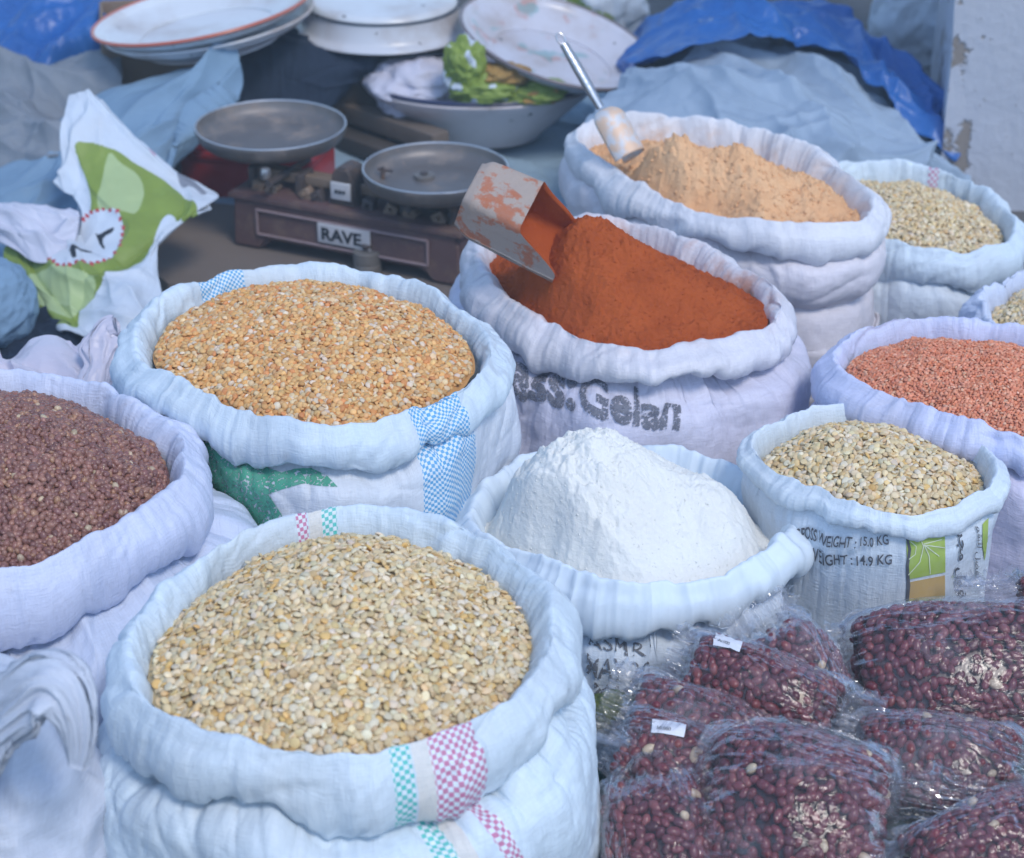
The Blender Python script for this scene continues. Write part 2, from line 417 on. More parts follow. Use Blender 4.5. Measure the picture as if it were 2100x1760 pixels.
    for o in SPEC.values():                                                     # sacks lean on each other: flatten where they touch
        if o is s or (s.key, o.key) in NO_PUSH: continue
        dv = o.c-s.c; D = np.hypot(*dv)
        ra = s.rm+s.bulge; rb = o.rm+o.bulge
        if D > ra+rb+.06: continue
        pl = D*ra/(ra+rb)-.004+ROOM.get((s.key, o.key), 0); ca = np.cos(th-math.atan2(dv[1], dv[0]))
        lim = np.where(ca > .15, pl/np.maximum(ca, .15), 9.)[:, None]
        kk = .012; hmin = np.clip(.5+.5*(lim-R)/kk, 0, 1); R = np.where(lim > 5, R, lim*(1-hmin)+R*hmin-kk*hmin*(1-hmin))
    Zb = np.maximum(s.z+pb[:, 1][None, :]+zoff-hcd, 0.002)
    P = np.stack([s.c[0]+R*cx[:, None], s.c[1]+R*sx[:, None], Zb], -1)
    Vv = np.cumsum(np.linalg.norm(np.diff(P, axis=1, prepend=P[:, :1]), axis=-1), axis=1).mean(0)
    U = np.repeat(arc[:, None], mb, 1); V = np.repeat(Vv[None, :], NT, 0)
    N = normals(P, True); dd = (dep-s.hc)[None, :]
    uu = U + V*.35*np.sin(th*1.5+sd)[:, None]
    g = np.exp(-np.maximum(dd, 0)/.085)
    w = g*(.0085*crease(pn(uu*17+sd, V*6, sd+1))+.0045*crease(pn(uu*38+sd, V*9, sd+6)))*sm(-.3, .3, pn(U*6, V*4, sd+8))
    w = w + .0080*crease(pn(uu*7+V*6, V*8, sd+31))*sm(-.0, .4, pn(U*5, V*5, sd+3)) + .0028*crease(pn(uu*14-V*12, V*16, sd+41))*sm(.0, .4, pn(U*6, V*6, sd+13)) + .0012*fbm(U*90, V*90, sd, 2)
    w = w*wr*.8 + a['lump']*.016*fbm(P[..., 0]*6+sd, P[..., 1]*6, P[..., 2]*7, 2)
    w = w*sm(0, .03, Zb-.002)
    P = P-N*w[..., None]
    s.bodyg = SackGrid(P, U, V)
    root = thing(a['name'], a['label'], a['cat'], (s.c[0], s.c[1], 0), 'open sacks of grain and powder'); s.root = root
    mc, mb_ = s.mats; mc = mc(s) if callable(mc) else mc; mb_ = mb_(s) if callable(mb_) else mb_
    for nm, G, mt in (('sack_body', s.bodyg, mb_), ('rolled_rim', s.cuff, mc)):
        n, mm = G.D.shape
        # repeat the first row so that UVs do not wrap
        P2 = np.concatenate([G.P, G.P[:1]]); U2 = np.concatenate([G.U, np.full((1, mm), arc[-1]+np.hypot(r[0]*cx[0]-r[-1]*cx[-1], r[0]*sx[0]-r[-1]*sx[-1]))]); V2 = np.concatenate([G.V, G.V[:1]])
        o = mesh(nm, P2, grid_faces(n+1, mm, False)[:, ::-1], mt, root, np.stack([U2, V2], -1).reshape(-1, 2))
        bm = bmesh.new(); bm.from_mesh(o.data); bmesh.ops.remove_doubles(bm, verts=bm.verts[:], dist=1e-6); bm.to_mesh(o.data); bm.free()
def stripes_from(px_list, G):
    out = []
    for (p0, p1, slope, sc, lc, cell) in px_list:
        u0, v0 = G.uv(*p0); u1, v1 = G.uv(*p1)
        a, b = u0+slope*v0, u1+slope*v1
        out.append((min(a, b), max(a, b), slope, sc, lc, cell))
    return out

# --- print on cloth: flat shapes laid on the sack's own surface
def decal_mesh(name, V2, Fs, fmap, G, mat, parent, off=.0012):
    V2 = np.asarray(V2, float); I, J = fmap(V2[:, 0], V2[:, 1]); P = G.sample(I, J, off)
    return mesh(name, P, Fs, mat, parent)
def text_mesh(body, maxlen=.06, ratio=None, space=1.0, bold=0.0):
    cu = bpy.data.curves.new('lettering', 'FONT'); cu.body = body; cu.resolution_u = 3; cu.offset = bold; cu.space_character = space
    ob = bpy.data.objects.new('lettering', cu); C.objects.link(ob); me = ob.to_mesh()
    bm = bmesh.new(); bm.from_mesh(me); ob.to_mesh_clear(); C.objects.unlink(ob); bpy.data.objects.remove(ob); bpy.data.curves.remove(cu)
    bmesh.ops.triangulate(bm, faces=bm.faces[:])
    for _ in range(5):
        es = [e for e in bm.edges if e.calc_length() > maxlen]
        if not es: break
        bmesh.ops.subdivide_edges(bm, edges=es, cuts=1); bmesh.ops.triangulate(bm, faces=bm.faces[:])
    bm.verts.index_update()
    V = np.array([v.co[:2] for v in bm.verts]); Fs = [tuple(v.index for v in f.verts) for f in bm.faces]; bm.free()
    mn, mx = V.min(0), V.max(0); return (V-mn)/(mx-mn), Fs
def print_text(s_root, G, body, corners, mat, name='printed_lettering', bold=0.0, rot=False, maxlen=.05, off=.0022):
    V, Fs = text_mesh(body, maxlen, bold=bold)
    if rot: V = np.stack([V[:, 1], 1-V[:, 0]], 1)                               # text turned to run downwards
    return decal_mesh(name, V, Fs, G.quad(corners), G, mat, s_root, off)
def print_poly(root, G, poly, mat, name, step=5, off=.0010, smooth=0):
    """poly in picture points lying on the cloth"""
    poly = np.array(poly, float)
    pts = [];
    for i in range(len(poly)):
        p, q = poly[i], poly[(i+1) % len(poly)]; n = max(1, int(np.hypot(*(q-p))/step))
        pts += [p+(q-p)*k/n for k in range(n)]
    nb = len(pts); edges = [(i, (i+1) % nb) for i in range(nb)]
    mn, mx = poly.min(0), poly.max(0)
    def inside(x, y):
        c = False; j = len(poly)-1
        for i in range(len(poly)):
            if (poly[i, 1] > y) != (poly[j, 1] > y) and x < (poly[j, 0]-poly[i, 0])*(y-poly[i, 1])/(poly[j, 1]-poly[i, 1])+poly[i, 0]: c = not c
            j = i
        return c
    for x in np.arange(mn[0]+step/2, mx[0], step):
        for y in np.arange(mn[1]+step/2, mx[1], step):
            if inside(x, y): pts.append(np.array([x, y]))
    vo, ed, fa, *_ = delaunay_2d_cdt([Vector(p) for p in pts], edges, [list(range(nb))], 1, 1e-4)
    q = np.array([[v.x, v.y] for v in vo]); IJ = np.array([refine_ij(G, *p) for p in q])
    P = G.sample(IJ[:, 0], IJ[:, 1], off)
    return mesh(name, P, [tuple(f) for f in fa], mat, root)
def refine_ij(G, px, py):
    i0, j0 = G.ij(px, py); n, m = G.D.shape; i, j = int(i0), int(j0)
    a = (i+1) % n if G.closed else min(i+1, n-1); b = min(j+1, m-1); c = i-1 if G.closed else max(i-1, 0); d = max(j-1, 0)
    J = np.array([[(G.X[a, j]-G.X[c, j])/2, (G.X[i, b]-G.X[i, d])/2], [(G.Y[a, j]-G.Y[c, j])/2, (G.Y[i, b]-G.Y[i, d])/2]])
    if abs(np.linalg.det(J)) < 1e-3: return i0, j0
    e = np.linalg.solve(J, [px-G.X[i, j], py-G.Y[i, j]]); e = np.clip(e, -3, 3)
    return i0+e[0], max(0, j0+e[1])

# ------------------------------------------------------------------ heaps
def proto_pea(n=12, k=6, flat=.5, split=.25):
    V = [(0, 0, flat)]; 
    for a in range(1, k):
        ph = math.pi*a/k
        for b in range(n):
            z = math.cos(ph); z = z*flat if z > 0 else z*flat*split
            V.append((math.sin(ph)*math.cos(2*math.pi*b/n), math.sin(ph)*math.sin(2*math.pi*b/n), z))
    V.append((0, 0, -flat*split)); Fs = []
    for b in range(n): Fs.append((0, 1+b, 1+(b+1) % n, 1+(b+1) % n))
    for a in range(k-2):
        for b in range(n):
            p = 1+a*n; Fs.append((p+b, p+n+b, p+n+(b+1) % n, p+(b+1) % n))
    e = len(V)-1; p = 1+(k-2)*n
    for b in range(n): Fs.append((p+b, e, e, p+(b+1) % n))
    return np.array(V, float), Fs
def rand_rot(n, rng, nor, spread):
    """rotation matrices whose z axis wanders around nor"""
    z = nor+rng.normal(size=(n, 3))*spread; z /= np.linalg.norm(z, axis=1)[:, None]
    h = rng.normal(size=(n, 3)); x = h-z*(h*z).sum(1)[:, None]; x /= np.linalg.norm(x, axis=1)[:, None]
    return np.stack([x, np.cross(z, x), z], -1)
def instances(proto, pos, rot, scl, tints, under=None):
    V, Fs = proto; n = len(pos); k = len(V)
    A = np.einsum('nij,nkj->nki', rot, V[None]*scl[:, None, :])+pos[:, None, :]
    tri = [f[:3] if (f[2] == f[3]) else None for f in Fs]
    quads = np.array(Fs); 
    F1 = (quads[None]+(np.arange(n)*k)[:, None, None]).reshape(-1, 4)
    T = np.repeat(tints, k, 0)
    return A.reshape(-1, 3), F1, T
def mesh_mixed(name, V, F4, mat, parent=None, tint=None):
    """quads where a repeated last index means a triangle"""
    F4 = np.asarray(F4); tri = (F4[:, 2] == F4[:, 3]) | (F4[:, 1] == F4[:, 2])
    T = F4[tri]; T = np.where((T[:, 1] == T[:, 2])[:, None], T[:, [0, 1, 3]], T[:, [0, 1, 2]]); 
    T = np.where((F4[tri][:, 2] == F4[tri][:, 3])[:, None], F4[tri][:, [0, 1, 2]], T)
    Q = F4[~tri]; V = np.asarray(V, float)
    if parent is not None: V = V-np.array(parent_loc(parent))
    me = bpy.data.meshes.new(name); me.vertices.add(len(V)); me.vertices.foreach_set('co', V.astype(np.float32).ravel())
    me.loops.add(Q.size+T.size); me.loops.foreach_set('vertex_index', np.concatenate([Q.ravel(), T.ravel()]).astype(np.int32))
    st_ = np.concatenate([np.arange(len(Q))*4, Q.size+np.arange(len(T))*3]); me.polygons.add(len(st_)); me.polygons.foreach_set('loop_start', st_.astype(np.int32))
    me.update(calc_edges=True)
    if tint is not None:
        a = me.color_attributes.new('tint', 'FLOAT_COLOR', 'POINT'); a.data.foreach_set('color', np.concatenate([tint, np.ones((len(tint), 1))], 1).astype(np.float32).ravel())
    me.materials.append(mat); me.polygons.foreach_set('use_smooth', np.ones(len(me.polygons), bool)); me.validate()
    o = bpy.data.objects.new(name, me); C.objects.link(o)
    if parent is not None: o.parent = parent
    return o
class Heap:
    def __init__(s, S, H=.05, p=1.0, bumps=(), drop=.04, inset=.9, noise=.004, seed=0, cone=None, tilt=(0, 0)):
        s.S = S; s.H = H; s.p = p; s.b = [(at_y(px, CYP, Y)[0], Y, a, sx, sy, q) for px, Y, a, sx, sy, q in bumps]; s.drop = drop; s.inset = inset; s.noise = noise; s.seed = seed; s.tilt = tilt
        # bump x from the picture column at the rim's height
        s.b = [(at_col(px, Y, S.z), Y, a, sx, sy, q) for px, Y, a, sx, sy, q in bumps]
    def rin(s, th): return np.interp(th, np.append(s.S.g, math.pi), np.append(s.S.r, s.S.r[0]))-s.S.tc*s.inset
    def z(s, x, y):
        dx, dy = x-s.S.c[0], y-s.S.c[1]; th = np.arctan2(dy, dx); q = np.hypot(dx, dy)/s.rin(th)
        e = np.clip(1-q*q, -.4, 1); h = s.H*np.sign(e)*np.abs(e)**s.p
        for bx, by, a, sx, sy, pw in s.b:
            d = np.sqrt(((x-bx)/sx)**2+((y-by)/sy)**2); h = h+a*np.exp(-d**pw)*sm(1.05, .8, q)
        return s.S.z-s.drop+h+s.tilt[0]*dx+s.tilt[1]*dy+s.noise*fbm(x*22+s.seed, y*22, s.seed, 3)
    def inside(s, x, y, m=0.0):
        dx, dy = x-s.S.c[0], y-s.S.c[1]; return np.hypot(dx, dy) < s.rin(np.arctan2(dy, dx))-m
    def nor(s, x, y, e=.012):
        gx = (s.z(x+e, y)-s.z(x-e, y))/(2*e); gy = (s.z(x, y+e)-s.z(x, y-e))/(2*e); n = np.stack([-gx, -gy, np.ones_like(gx)], -1); return n/np.linalg.norm(n, axis=-1, keepdims=True)
    def surf(s, nt=260, nr=130, disp=None, over=1.06):
        th = np.linspace(-math.pi, math.pi, nt+1)[:-1]; q = np.linspace(.004, over, nr)
        R = s.rin(th)[:, None]*q[None, :]; x = s.S.c[0]+R*np.cos(th)[:, None]; y = s.S.c[1]+R*np.sin(th)[:, None]; z = s.z(x, y)
        if disp is not None: z = z+disp(x, y)
        return np.stack([x, y, z], -1)
def at_col(px, Y, z): 
    dep = Y*ct-(z-CAMZ)*st; return (px-CXP)/F*dep
def palette(rng, n, cols, wts, jit=.1):
    i = rng.choice(len(cols), n, p=np.array(wts)/sum(wts)); c = np.array(cols)[i]; return np.clip(c*(1+rng.normal(size=(n, 1))*jit)*(1+rng.normal(size=(n, 3))*jit*.2), .005, .95)
def grain_heap(heap, name, label, cat, size, cols, wts, mat, proto, spread=.55, aspect=(1, .85, 1), layers=3, seed=0, space=.8, strays=()):
    S = heap.S; rng = np.random.RandomState(seed+3); R = S.r.max()+.01
    sp = size*2*space; n = int(2*R/sp)+2; PX = []; PY = []; PZ = []
    for L in range(layers):
        gx, gy = np.meshgrid(np.arange(n), np.arange(int(n*1.16)), indexing='ij')
        x = S.c[0]-R+(gx+.5*(gy % 2)+rng.uniform(-.28, .28, gx.shape)+L*.33)*sp; y = S.c[1]-R+(gy*.866+rng.uniform(-.28, .28, gx.shape)+L*.5)*sp
        x, y = x.ravel(), y.ravel(); k = heap.inside(x, y, -size*.2); x, y = x[k], y[k]
        PX.append(x); PY.append(y); PZ.append(heap.z(x, y)-L*size*.42+rng.uniform(-.22, .22, len(x))*size)
    x, y, z = map(np.concatenate, (PX, PY, PZ)); nn = len(x)
    rot = rand_rot(nn, rng, heap.nor(x, y), spread); sc = size*np.array(aspect)[None]*rng.uniform(.78, 1.16, (nn, 1))*np.exp(rng.normal(size=(nn, 3))*.07)
    flip = rng.rand(nn) < .45; rot[flip, :, 1:] *= -1
    A, F4, T = instances(proto, np.stack([x, y, z], -1), rot, sc, palette(rng, nn, cols, wts))
    U = heap.surf(120, 50, over=1.03); U[..., 2] -= size*.9; uf = grid_faces(120, 50, True)
    A = np.concatenate([A, U.reshape(-1, 3)]); F4 = np.concatenate([F4, uf+len(T)]); T = np.concatenate([T, np.repeat(np.array([cols[0]])*.8, U.shape[0]*U.shape[1], 0)])
    o = mesh_mixed(name, A, F4, mat, None, T)
    return tag(o, label, cat, 'goods heaped in the open sacks', 'stuff')
def powder_heap(heap, name, label, cat, mat, disp, nt=420, nr=220, crumbs=None, seed=0):
    P = heap.surf(nt, nr, disp, 1.05); V = P.reshape(-1, 3); F4 = grid_faces(nt, nr, True)
    cen = np.arange(nt)*nr
    if crumbs:
        cnt, s0, s1 = crumbs; rng = np.random.RandomState(seed); R = heap.S.r.max()
        x = heap.S.c[0]+rng.uniform(-R, R, cnt*2); y = heap.S.c[1]+rng.uniform(-R, R, cnt*2); k = heap.inside(x, y, -.003); x, y = x[k][:cnt], y[k][:cnt]
        n = len(x); sc = (s0+(s1-s0)*rng.rand(n, 1)**3)*rng.uniform(.7, 1.3, (n, 3)); pos = np.stack([x, y, heap.z(x, y)+disp(x, y)-sc[:, 0]*.1], -1)
        pv, pf = proto_pea(7, 5, .8, 1); pv = pv*(1+.18*np.random.RandomState(1).normal(size=(len(pv), 1)))
        A, f, _ = instances((pv, pf), pos, rand_rot(n, rng, np.array([[0, 0, 1.]]), 1), sc, np.ones((n, 3)))
        F4 = np.concatenate([F4, f+len(V)]); V = np.concatenate([V, A])
    o = mesh_mixed(name, V, F4, mat); return tag(o, label, cat, 'goods heaped in the open sacks', 'stuff')


# ------------------------------------------------------------------ the open sacks
WHITE = (.64, .745, .83)
TEAL, PINK, BEIGE, BLUE = (.04, .50, .44), (.55, .13, .28), (.68, .66, .62), (.05, .35, .66)
LT = (.72, .79, .85)
def m_plain(nm, col, **k): return woven(nm, col, **k)

front = make_sack('front', 'open_sack', 'largest open white sack, teal and pink checked stripes, full of pale split beans',
  [(700, 1036), (560, 1066), (430, 1130), (325, 1205), (266, 1300), (262, 1385), (330, 1455), (450, 1503), (600, 1533), (740, 1535), (860, 1503), (970, 1468), (1070, 1412), (1122, 1335), (1132, 1260), (1086, 1170), (985, 1097), (850, 1050)],
  .45, hc=.080, tc=.028, bulge=.052, seed=1, NT=760, wr=1.0, scallop=.7,
  mat_cuff=lambda s: woven('front_sack_rim_cloth', WHITE, stripes_from([((795, 1560), (845, 1560), 0, TEAL, LT, .0045), ((846, 1560), (889, 1560), 0, BEIGE, BEIGE, 0), ((884, 1548), (980, 1522), 0, PINK, LT, .0045),
      ((600, 1075), (633, 1085), 0, PINK, LT, .0045), ((634, 1085), (659, 1080), 0, BEIGE, BEIGE, 0), ((660, 1075), (691, 1075), 0, TEAL, LT, .0045)], s.cuff)),
  mat_body=lambda s: woven('front_sack_cloth', WHITE, stripes_from([((852, 1690), (892, 1690), -.12, TEAL, LT, .0045), ((894, 1690), (939, 1690), -.12, BEIGE, BEIGE, 0), ((941, 1655), (985, 1655), -.25, PINK, LT, .0046)], s.bodyg)))
peas = make_sack('peas', 'open_sack', 'open white sack with green print and blue checked stripe, full of orange peas',
  [(600, 537), (480, 553), (380, 590), (305, 640), (277, 690), (300, 737), (370, 778), (470, 822), (580, 860), (690, 872), (800, 852), (890, 817), (960, 777), (1003, 735), (1000, 690), (930, 620), (830, 570), (720, 545)],
  .45, hc=.058, tc=.029, bulge=.042, seed=2, NT=680, wr=.9,
  mat_cuff=lambda s: woven('pea_sack_rim_cloth', WHITE, stripes_from([((825, 860), (946, 830), 0, BLUE, LT, .0036), ((402, 580), (488, 572), 0, BLUE, LT, .0036)], s.cuff)),
  mat_body=lambda s: woven('pea_sack_cloth', (.68, .73, .80), stripes_from([((862, 950), (975, 950), .05, BLUE, LT, .0036)], s.bodyg)))
rbean = make_sack('rbean', 'open_sack', 'open lavender-white sack at the left edge, heaped with reddish brown beans',
  [(-70, 765), (60, 760), (175, 783), (275, 828), (362, 880), (380, 950), (357, 1000), (290, 1050), (205, 1094), (105, 1140), (0, 1160), (-150, 1168), (-290, 1120), (-320, 960), (-220, 820)],
  .43, hc=.084, tc=.030, bulge=.092, seed=3, NT=640, wr=.75, mat_cuff=m_plain('bean_sack_rim_cloth', (.62, .67, .84)), mat_body=m_plain('bean_sack_cloth', (.60, .67, .83)))
chili = make_sack('chili', 'open_sack', 'open pinkish white sack printed with grey letters, heaped with brick red chili powder',
  [(985, 495), (998, 560), (1050, 612), (1130, 657), (1230, 694), (1330, 708), (1440, 695), (1540, 667), (1606, 630), (1590, 585), (1500, 535), (1400, 490), (1280, 450), (1150, 436), (1045, 452)],
  .40, hc=.058, tc=.032, bulge=.060, seed=4, NT=640, wr=.9,
  mat_cuff=m_plain('chili_sack_rim_cloth', (.70, .69, .75), stain=((.50, .20, .09), .47, .66, .085, .17), gloss=.42), mat_body=m_plain('chili_sack_cloth', (.66, .66, .79)))
def two_rolls(s):
    h = s.hc; b = s.bulge
    return [(-.3*s.tc, -.8*h), (.3*s.tc, -1.02*h), (.9*s.tc, -1.25*h), (1.15*s.tc, -1.7*h), (1.0*s.tc, -2.15*h), (.35*s.tc, -2.4*h), (.25*s.tc, -2.5*h), (.8*s.tc, -2.8*h), (.9*b, -3.6*h), (b, -.22), (.8*b, -s.z+.03), (.6*b, -s.z+.004), (.3*b, -s.z)]
gram = make_sack('gram', 'open_sack', 'open white sack with a doubled roll, full of pale orange flour, metal scoop in it',
  [(1185, 245), (1200, 290), (1260, 338), (1350, 392), (1460, 428), (1580, 455), (1700, 456), (1782, 440), (1793, 405), (1720, 342), (1600, 285), (1450, 246), (1300, 234)],
  .38, hc=.058, tc=.028, bulge=.034, seed=5, NT=560, wr=.8, body=two_rolls,
  mat_cuff=m_plain('gram_sack_rim_cloth', (.73, .74, .79), stain=((.76, .50, .32), .46, .68, .07, .14)), mat_body=m_plain('gram_sack_cloth', (.70, .67, .72)))
back = make_sack('back', 'open_sack', 'open white sack with a small pink mark, beside the pillar, full of pale beans',
  [(1700, 342), (1760, 335), (1850, 335), (1960, 362), (2048, 415), (2080, 465), (2060, 497), (1990, 517), (1900, 514), (1800, 492), (1700, 440), (1670, 385)],
  .28, hc=.055, tc=.022, bulge=.022, seed=6, NT=480, wr=.8, mat_cuff=lambda s: woven('back_sack_rim_cloth', WHITE, stripes_from([((1908, 352), (1930, 358), 0, (.6, .25, .4), LT, .006)], s.cuff)), mat_body=m_plain('back_sack_cloth', (.66, .74, .82)))
edge = make_sack('edge', 'open_sack', 'small open lavender sack cut by the right edge above the lentils, full of pale beans',
  [(2012, 628), (2050, 580), (2130, 548), (2230, 570), (2260, 640), (2190, 690), (2080, 682)],
  .30, hc=.06, tc=.022, bulge=.02, seed=7, NT=360, mat_cuff=m_plain('edge_sack_rim_cloth', (.60, .67, .83)), mat_body=m_plain('edge_sack_cloth', (.70, .72, .80)))
lentil = make_sack('lentil', 'open_sack', 'open lavender sack at the right edge, full of salmon red lentils',
  [(1705, 722), (1742, 682), (1860, 648), (1990, 655), (2120, 665), (2250, 720), (2300, 800), (2260, 880), (2150, 892), (2040, 876), (1930, 845), (1820, 803), (1735, 775)],
  .38, hc=.055, tc=.026, bulge=.036, seed=8, NT=560, wr=.7, mat_cuff=m_plain('lentil_sack_rim_cloth', (.60, .64, .86)), mat_body=m_plain('lentil_sack_cloth', (.60, .59, .76)))
printed = make_sack('printed', 'open_sack', 'small open white sack printed GROSS WEIGHT : 15.0 KG, full of pale split beans',
  [(1537, 905), (1600, 865), (1690, 825), (1790, 824), (1900, 847), (1990, 895), (2043, 955), (2038, 992), (1970, 1024), (1890, 1050), (1800, 1045), (1710, 1014), (1620, 972), (1552, 932)],
  .36, hc=.032, tc=.017, bulge=.004, seed=9, NT=560, wr=.35, lump=.35, scallop=.55, base=.2, mat_cuff=m_plain('printed_sack_rim_cloth', (.67, .76, .84), weave=.0035), mat_body=m_plain('printed_sack_cloth', (.66, .74, .83), weave=.0035))
flour = make_sack('flour', 'open_sack', 'open white sack with smooth plastic liner, heaped high with white flour',
  [(960, 1062), (1003, 985), (1080, 935), (1180, 908), (1300, 904), (1420, 925), (1520, 962), (1575, 1008), (1612, 1052), (1614, 1096), (1580, 1136), (1495, 1170), (1400, 1197), (1290, 1203), (1190, 1178), (1090, 1132), (1000, 1100)],
  .30, hc=.066, tc=.026, bulge=.030, seed=10, NT=640, wr=.30, lump=1.3, mat_cuff=m_plain('flour_sack_liner', (.68, .78, .87), smoothplastic=True, gloss=.62, dirt=.3), mat_body=m_plain('flour_sack_cloth', (.65, .74, .84)))
for s in SPEC.values(): build_sack(s)

# ------------------------------------------------------------------ what is in them
PALE = [(.68, .525, .30), (.72, .585, .37), (.66, .47, .23), (.67, .43, .16), (.72, .62, .45), (.56, .41, .24)]
GM = grain_mat('dry_bean_skin'); GMS = grain_mat('shiny_bean_skin', .3, .5)
bean = proto_pea(12, 6, .50, .40); pea = proto_pea(11, 6, .68, .45); roundbean = proto_pea(10, 6, .74, 1); tiny = proto_pea(7, 5, .5, .5)
hf = Heap(front, H=.045, drop=.026, noise=.006, seed=1, bumps=[(700, 2.02, .012, .08, .08, 2)])
grain_heap(hf, 'split_beans', 'pale cream split beans heaped in the large front sack', 'beans', .0053, PALE, [6, 5, 3, 1.6, 4, .4], GM, bean, aspect=(1, .80, 1), layers=3, seed=1, spread=.42, space=.84)
hp = Heap(peas, H=.040, drop=.020, noise=.006, seed=2)
grain_heap(hp, 'split_peas', 'orange and cream split peas heaped in the sack with the blue checked stripe', 'peas', .0045, [(.68, .36, .13), (.71, .42, .17), (.70, .51, .29), (.66, .28, .10), (.72, .58, .43), (.55, .32, .14)], [6, 6, 4, 2, 1.6, .6], GM, pea, aspect=(1, .94, 1), layers=3, seed=2, spread=.45, space=.84)
hr = Heap(rbean, H=.075, drop=.026, noise=.006, seed=3)
grain_heap(hr, 'brown_beans', 'small glossy reddish brown beans heaped in the lavender sack at the left', 'beans', .0048, [(.26, .12, .09), (.30, .14, .10), (.21, .092, .075), (.37, .19, .11), (.54, .40, .26)], [6, 5, 5, 1.2, .25], GMS, roundbean, aspect=(1.12, .85, .9), layers=3, seed=3, spread=1.2)
hb = Heap(back, H=.035, drop=.030, noise=.006, seed=4)
grain_heap(hb, 'split_beans', 'small pale split beans in the white sack beside the pillar', 'beans', .0050, PALE, [6, 5, 2, .6, 5, .4], GM, tiny, layers=2, seed=4)
he = Heap(edge, H=.03, drop=.03, seed=5)
grain_heap(he, 'split_beans', 'pale split beans in the small sack cut by the right edge', 'beans', .0055, PALE, [6, 5, 2, .6, 5, .4], GM, tiny, layers=2, seed=5)
hl = Heap(lentil, H=.04, drop=.027, noise=.006, seed=6)
grain_heap(hl, 'red_lentils', 'tiny salmon red lentils in the lavender sack at the right', 'lentils', .0031, [(.72, .27, .15), (.75, .32, .19), (.66, .22, .11), (.76, .42, .27)], [5, 5, 3, 1.5], GM, tiny, layers=2, seed=6)
hq = Heap(printed, H=.036, drop=.027, noise=.005, seed=7, bumps=[(1720, 2.47, .012, .05, .05, 2)])
grain_heap(hq, 'split_beans', 'pale split beans heaped in the small printed sack', 'beans', .0052, PALE, [6, 5, 3, 1.0, 5, .5], GM, bean, aspect=(1, .82, 1), layers=3, seed=7, spread=.42)

def d_fine(a, b, sc, seed):
    return lambda x, y: a*fbm(x*sc+seed, y*sc, seed, 4)+b*ridge(pn(x*sc*2.2, y*sc*2.2, seed+5))
hc_ = Heap(chili, H=.035, drop=.030, seed=8, noise=.006, bumps=[(1195, 2.85, .108, .082, .078, 1.6), (1350, 2.82, .034, .09, .05, 2), (1130, 2.70, .025, .05, .04, 2)])
powder_heap(hc_, 'chili_powder', 'brick red chili powder heaped in the sack under the tin scoop', 'powder', powder_mat('chili_powder', (.45, .100, .027), (.32, .064, .018), 170, .0045), lambda x, y: .0050*fbm(x*38, y*38, 3, 4)+.006*ridge(pn(x*16+y*14, y*5, 4))+.0018*fbm(x*150, y*150, 1, 2)+.0030*np.abs(pn(x*60, y*60, 8)), crumbs=(9000, .0003, .0018), seed=8)
hg = Heap(gram, H=.03, drop=.045, seed=9, noise=.006, bumps=[(1385, 3.36, .085, .045, .06, 2), (1288, 3.36, .085, .042, .05, 2), (1500, 3.33, .070, .06, .045, 2), (1560, 3.24, .03, .035, .07, 2), (1655, 3.33, .028, .07, .07, 2), (1450, 3.24, -.02, .03, .06, 2)])
powder_heap(hg, 'gram_flour', 'pale orange lumpy flour heaped in the sack with the metal scoop', 'flour', powder_mat('gram_flour', (.80, .49, .27), (.74, .39, .19), 110, .005), lambda x, y: .007*fbm(x*34, y*34, 7, 3)+.007*np.abs(pn(x*70, y*70, 2))+.0035*np.abs(pn(x*150, y*150, 2)), crumbs=(5200, .0007, .0040), seed=9)
hw = Heap(flour, H=.026, drop=.036, seed=10, noise=.003, bumps=[(1215, 2.375, .128, .135, .125, 1.7), (1110, 2.32, .025, .06, .06, 2), (1395, 2.27, -.030, .055, .05, 2), (1470, 2.37, .03, .04, .06, 2)])
powder_heap(hw, 'white_flour', 'white flour heaped to a peak in the liner of the front right sack', 'flour', powder_mat('white_flour', (.80, .80, .76), (.76, .75, .70), 130, .003), lambda x, y: (.0060*fbm(x*36, y*36, 9, 3)+.0055*np.abs(pn(x*80, y*80, 5))+.0035*np.abs(pn(x*170, y*170, 2)))*(.35+.65*sm(.19, .10, x))+.0022*fbm(x*70, y*70, 4, 3)+.0012*fbm(x*30, y*30, 2, 2), crumbs=(4200, .0004, .0013), seed=10)

# ------------------------------------------------------------------ print on the sacks
GREY_INK = ink_mat('faded_grey_ink', (.10, .105, .14), .84, 320); BLACK_INK = ink_mat('dark_printing_ink', (.03, .035, .05)); MID_INK = ink_mat('worn_grey_ink', (.10, .11, .13), .86, 300)
print_text(chili.root, chili.bodyg, 'ess:', [(1046, 805), (1184, 842), (1184, 776), (1046, 745)], GREY_INK, bold=.035)
print_text(chili.root, chili.bodyg, 'Gelan', [(1192, 850), (1392, 884), (1394, 802), (1192, 776)], GREY_INK, bold=.035)
print_text(flour.root, flour.bodyg, 'ASMR', [(1207, 1322), (1325, 1345), (1328, 1312), (1207, 1290)], MID_INK)
print_text(flour.root, flour.bodyg, 'MAY 20', [(1204, 1378), (1330, 1396), (1333, 1354), (1206, 1338)], MID_INK, bold=.01)
print_text(flour.root, flour.bodyg, 'MAY 20', [(1218, 1436), (1360, 1450), (1363, 1410), (1220, 1396)], MID_INK, bold=.01)
PB = printed.bodyg
print_text(printed.root, PB, 'GROSS WEIGHT :', [(1632, 1106), (1756, 1122), (1760, 1100), (1634, 1080)], BLACK_INK, bold=.012)
print_text(printed.root, PB, '15.0 KG', [(1764, 1119), (1822, 1116), (1822, 1097), (1764, 1099)], BLACK_INK, bold=.012)
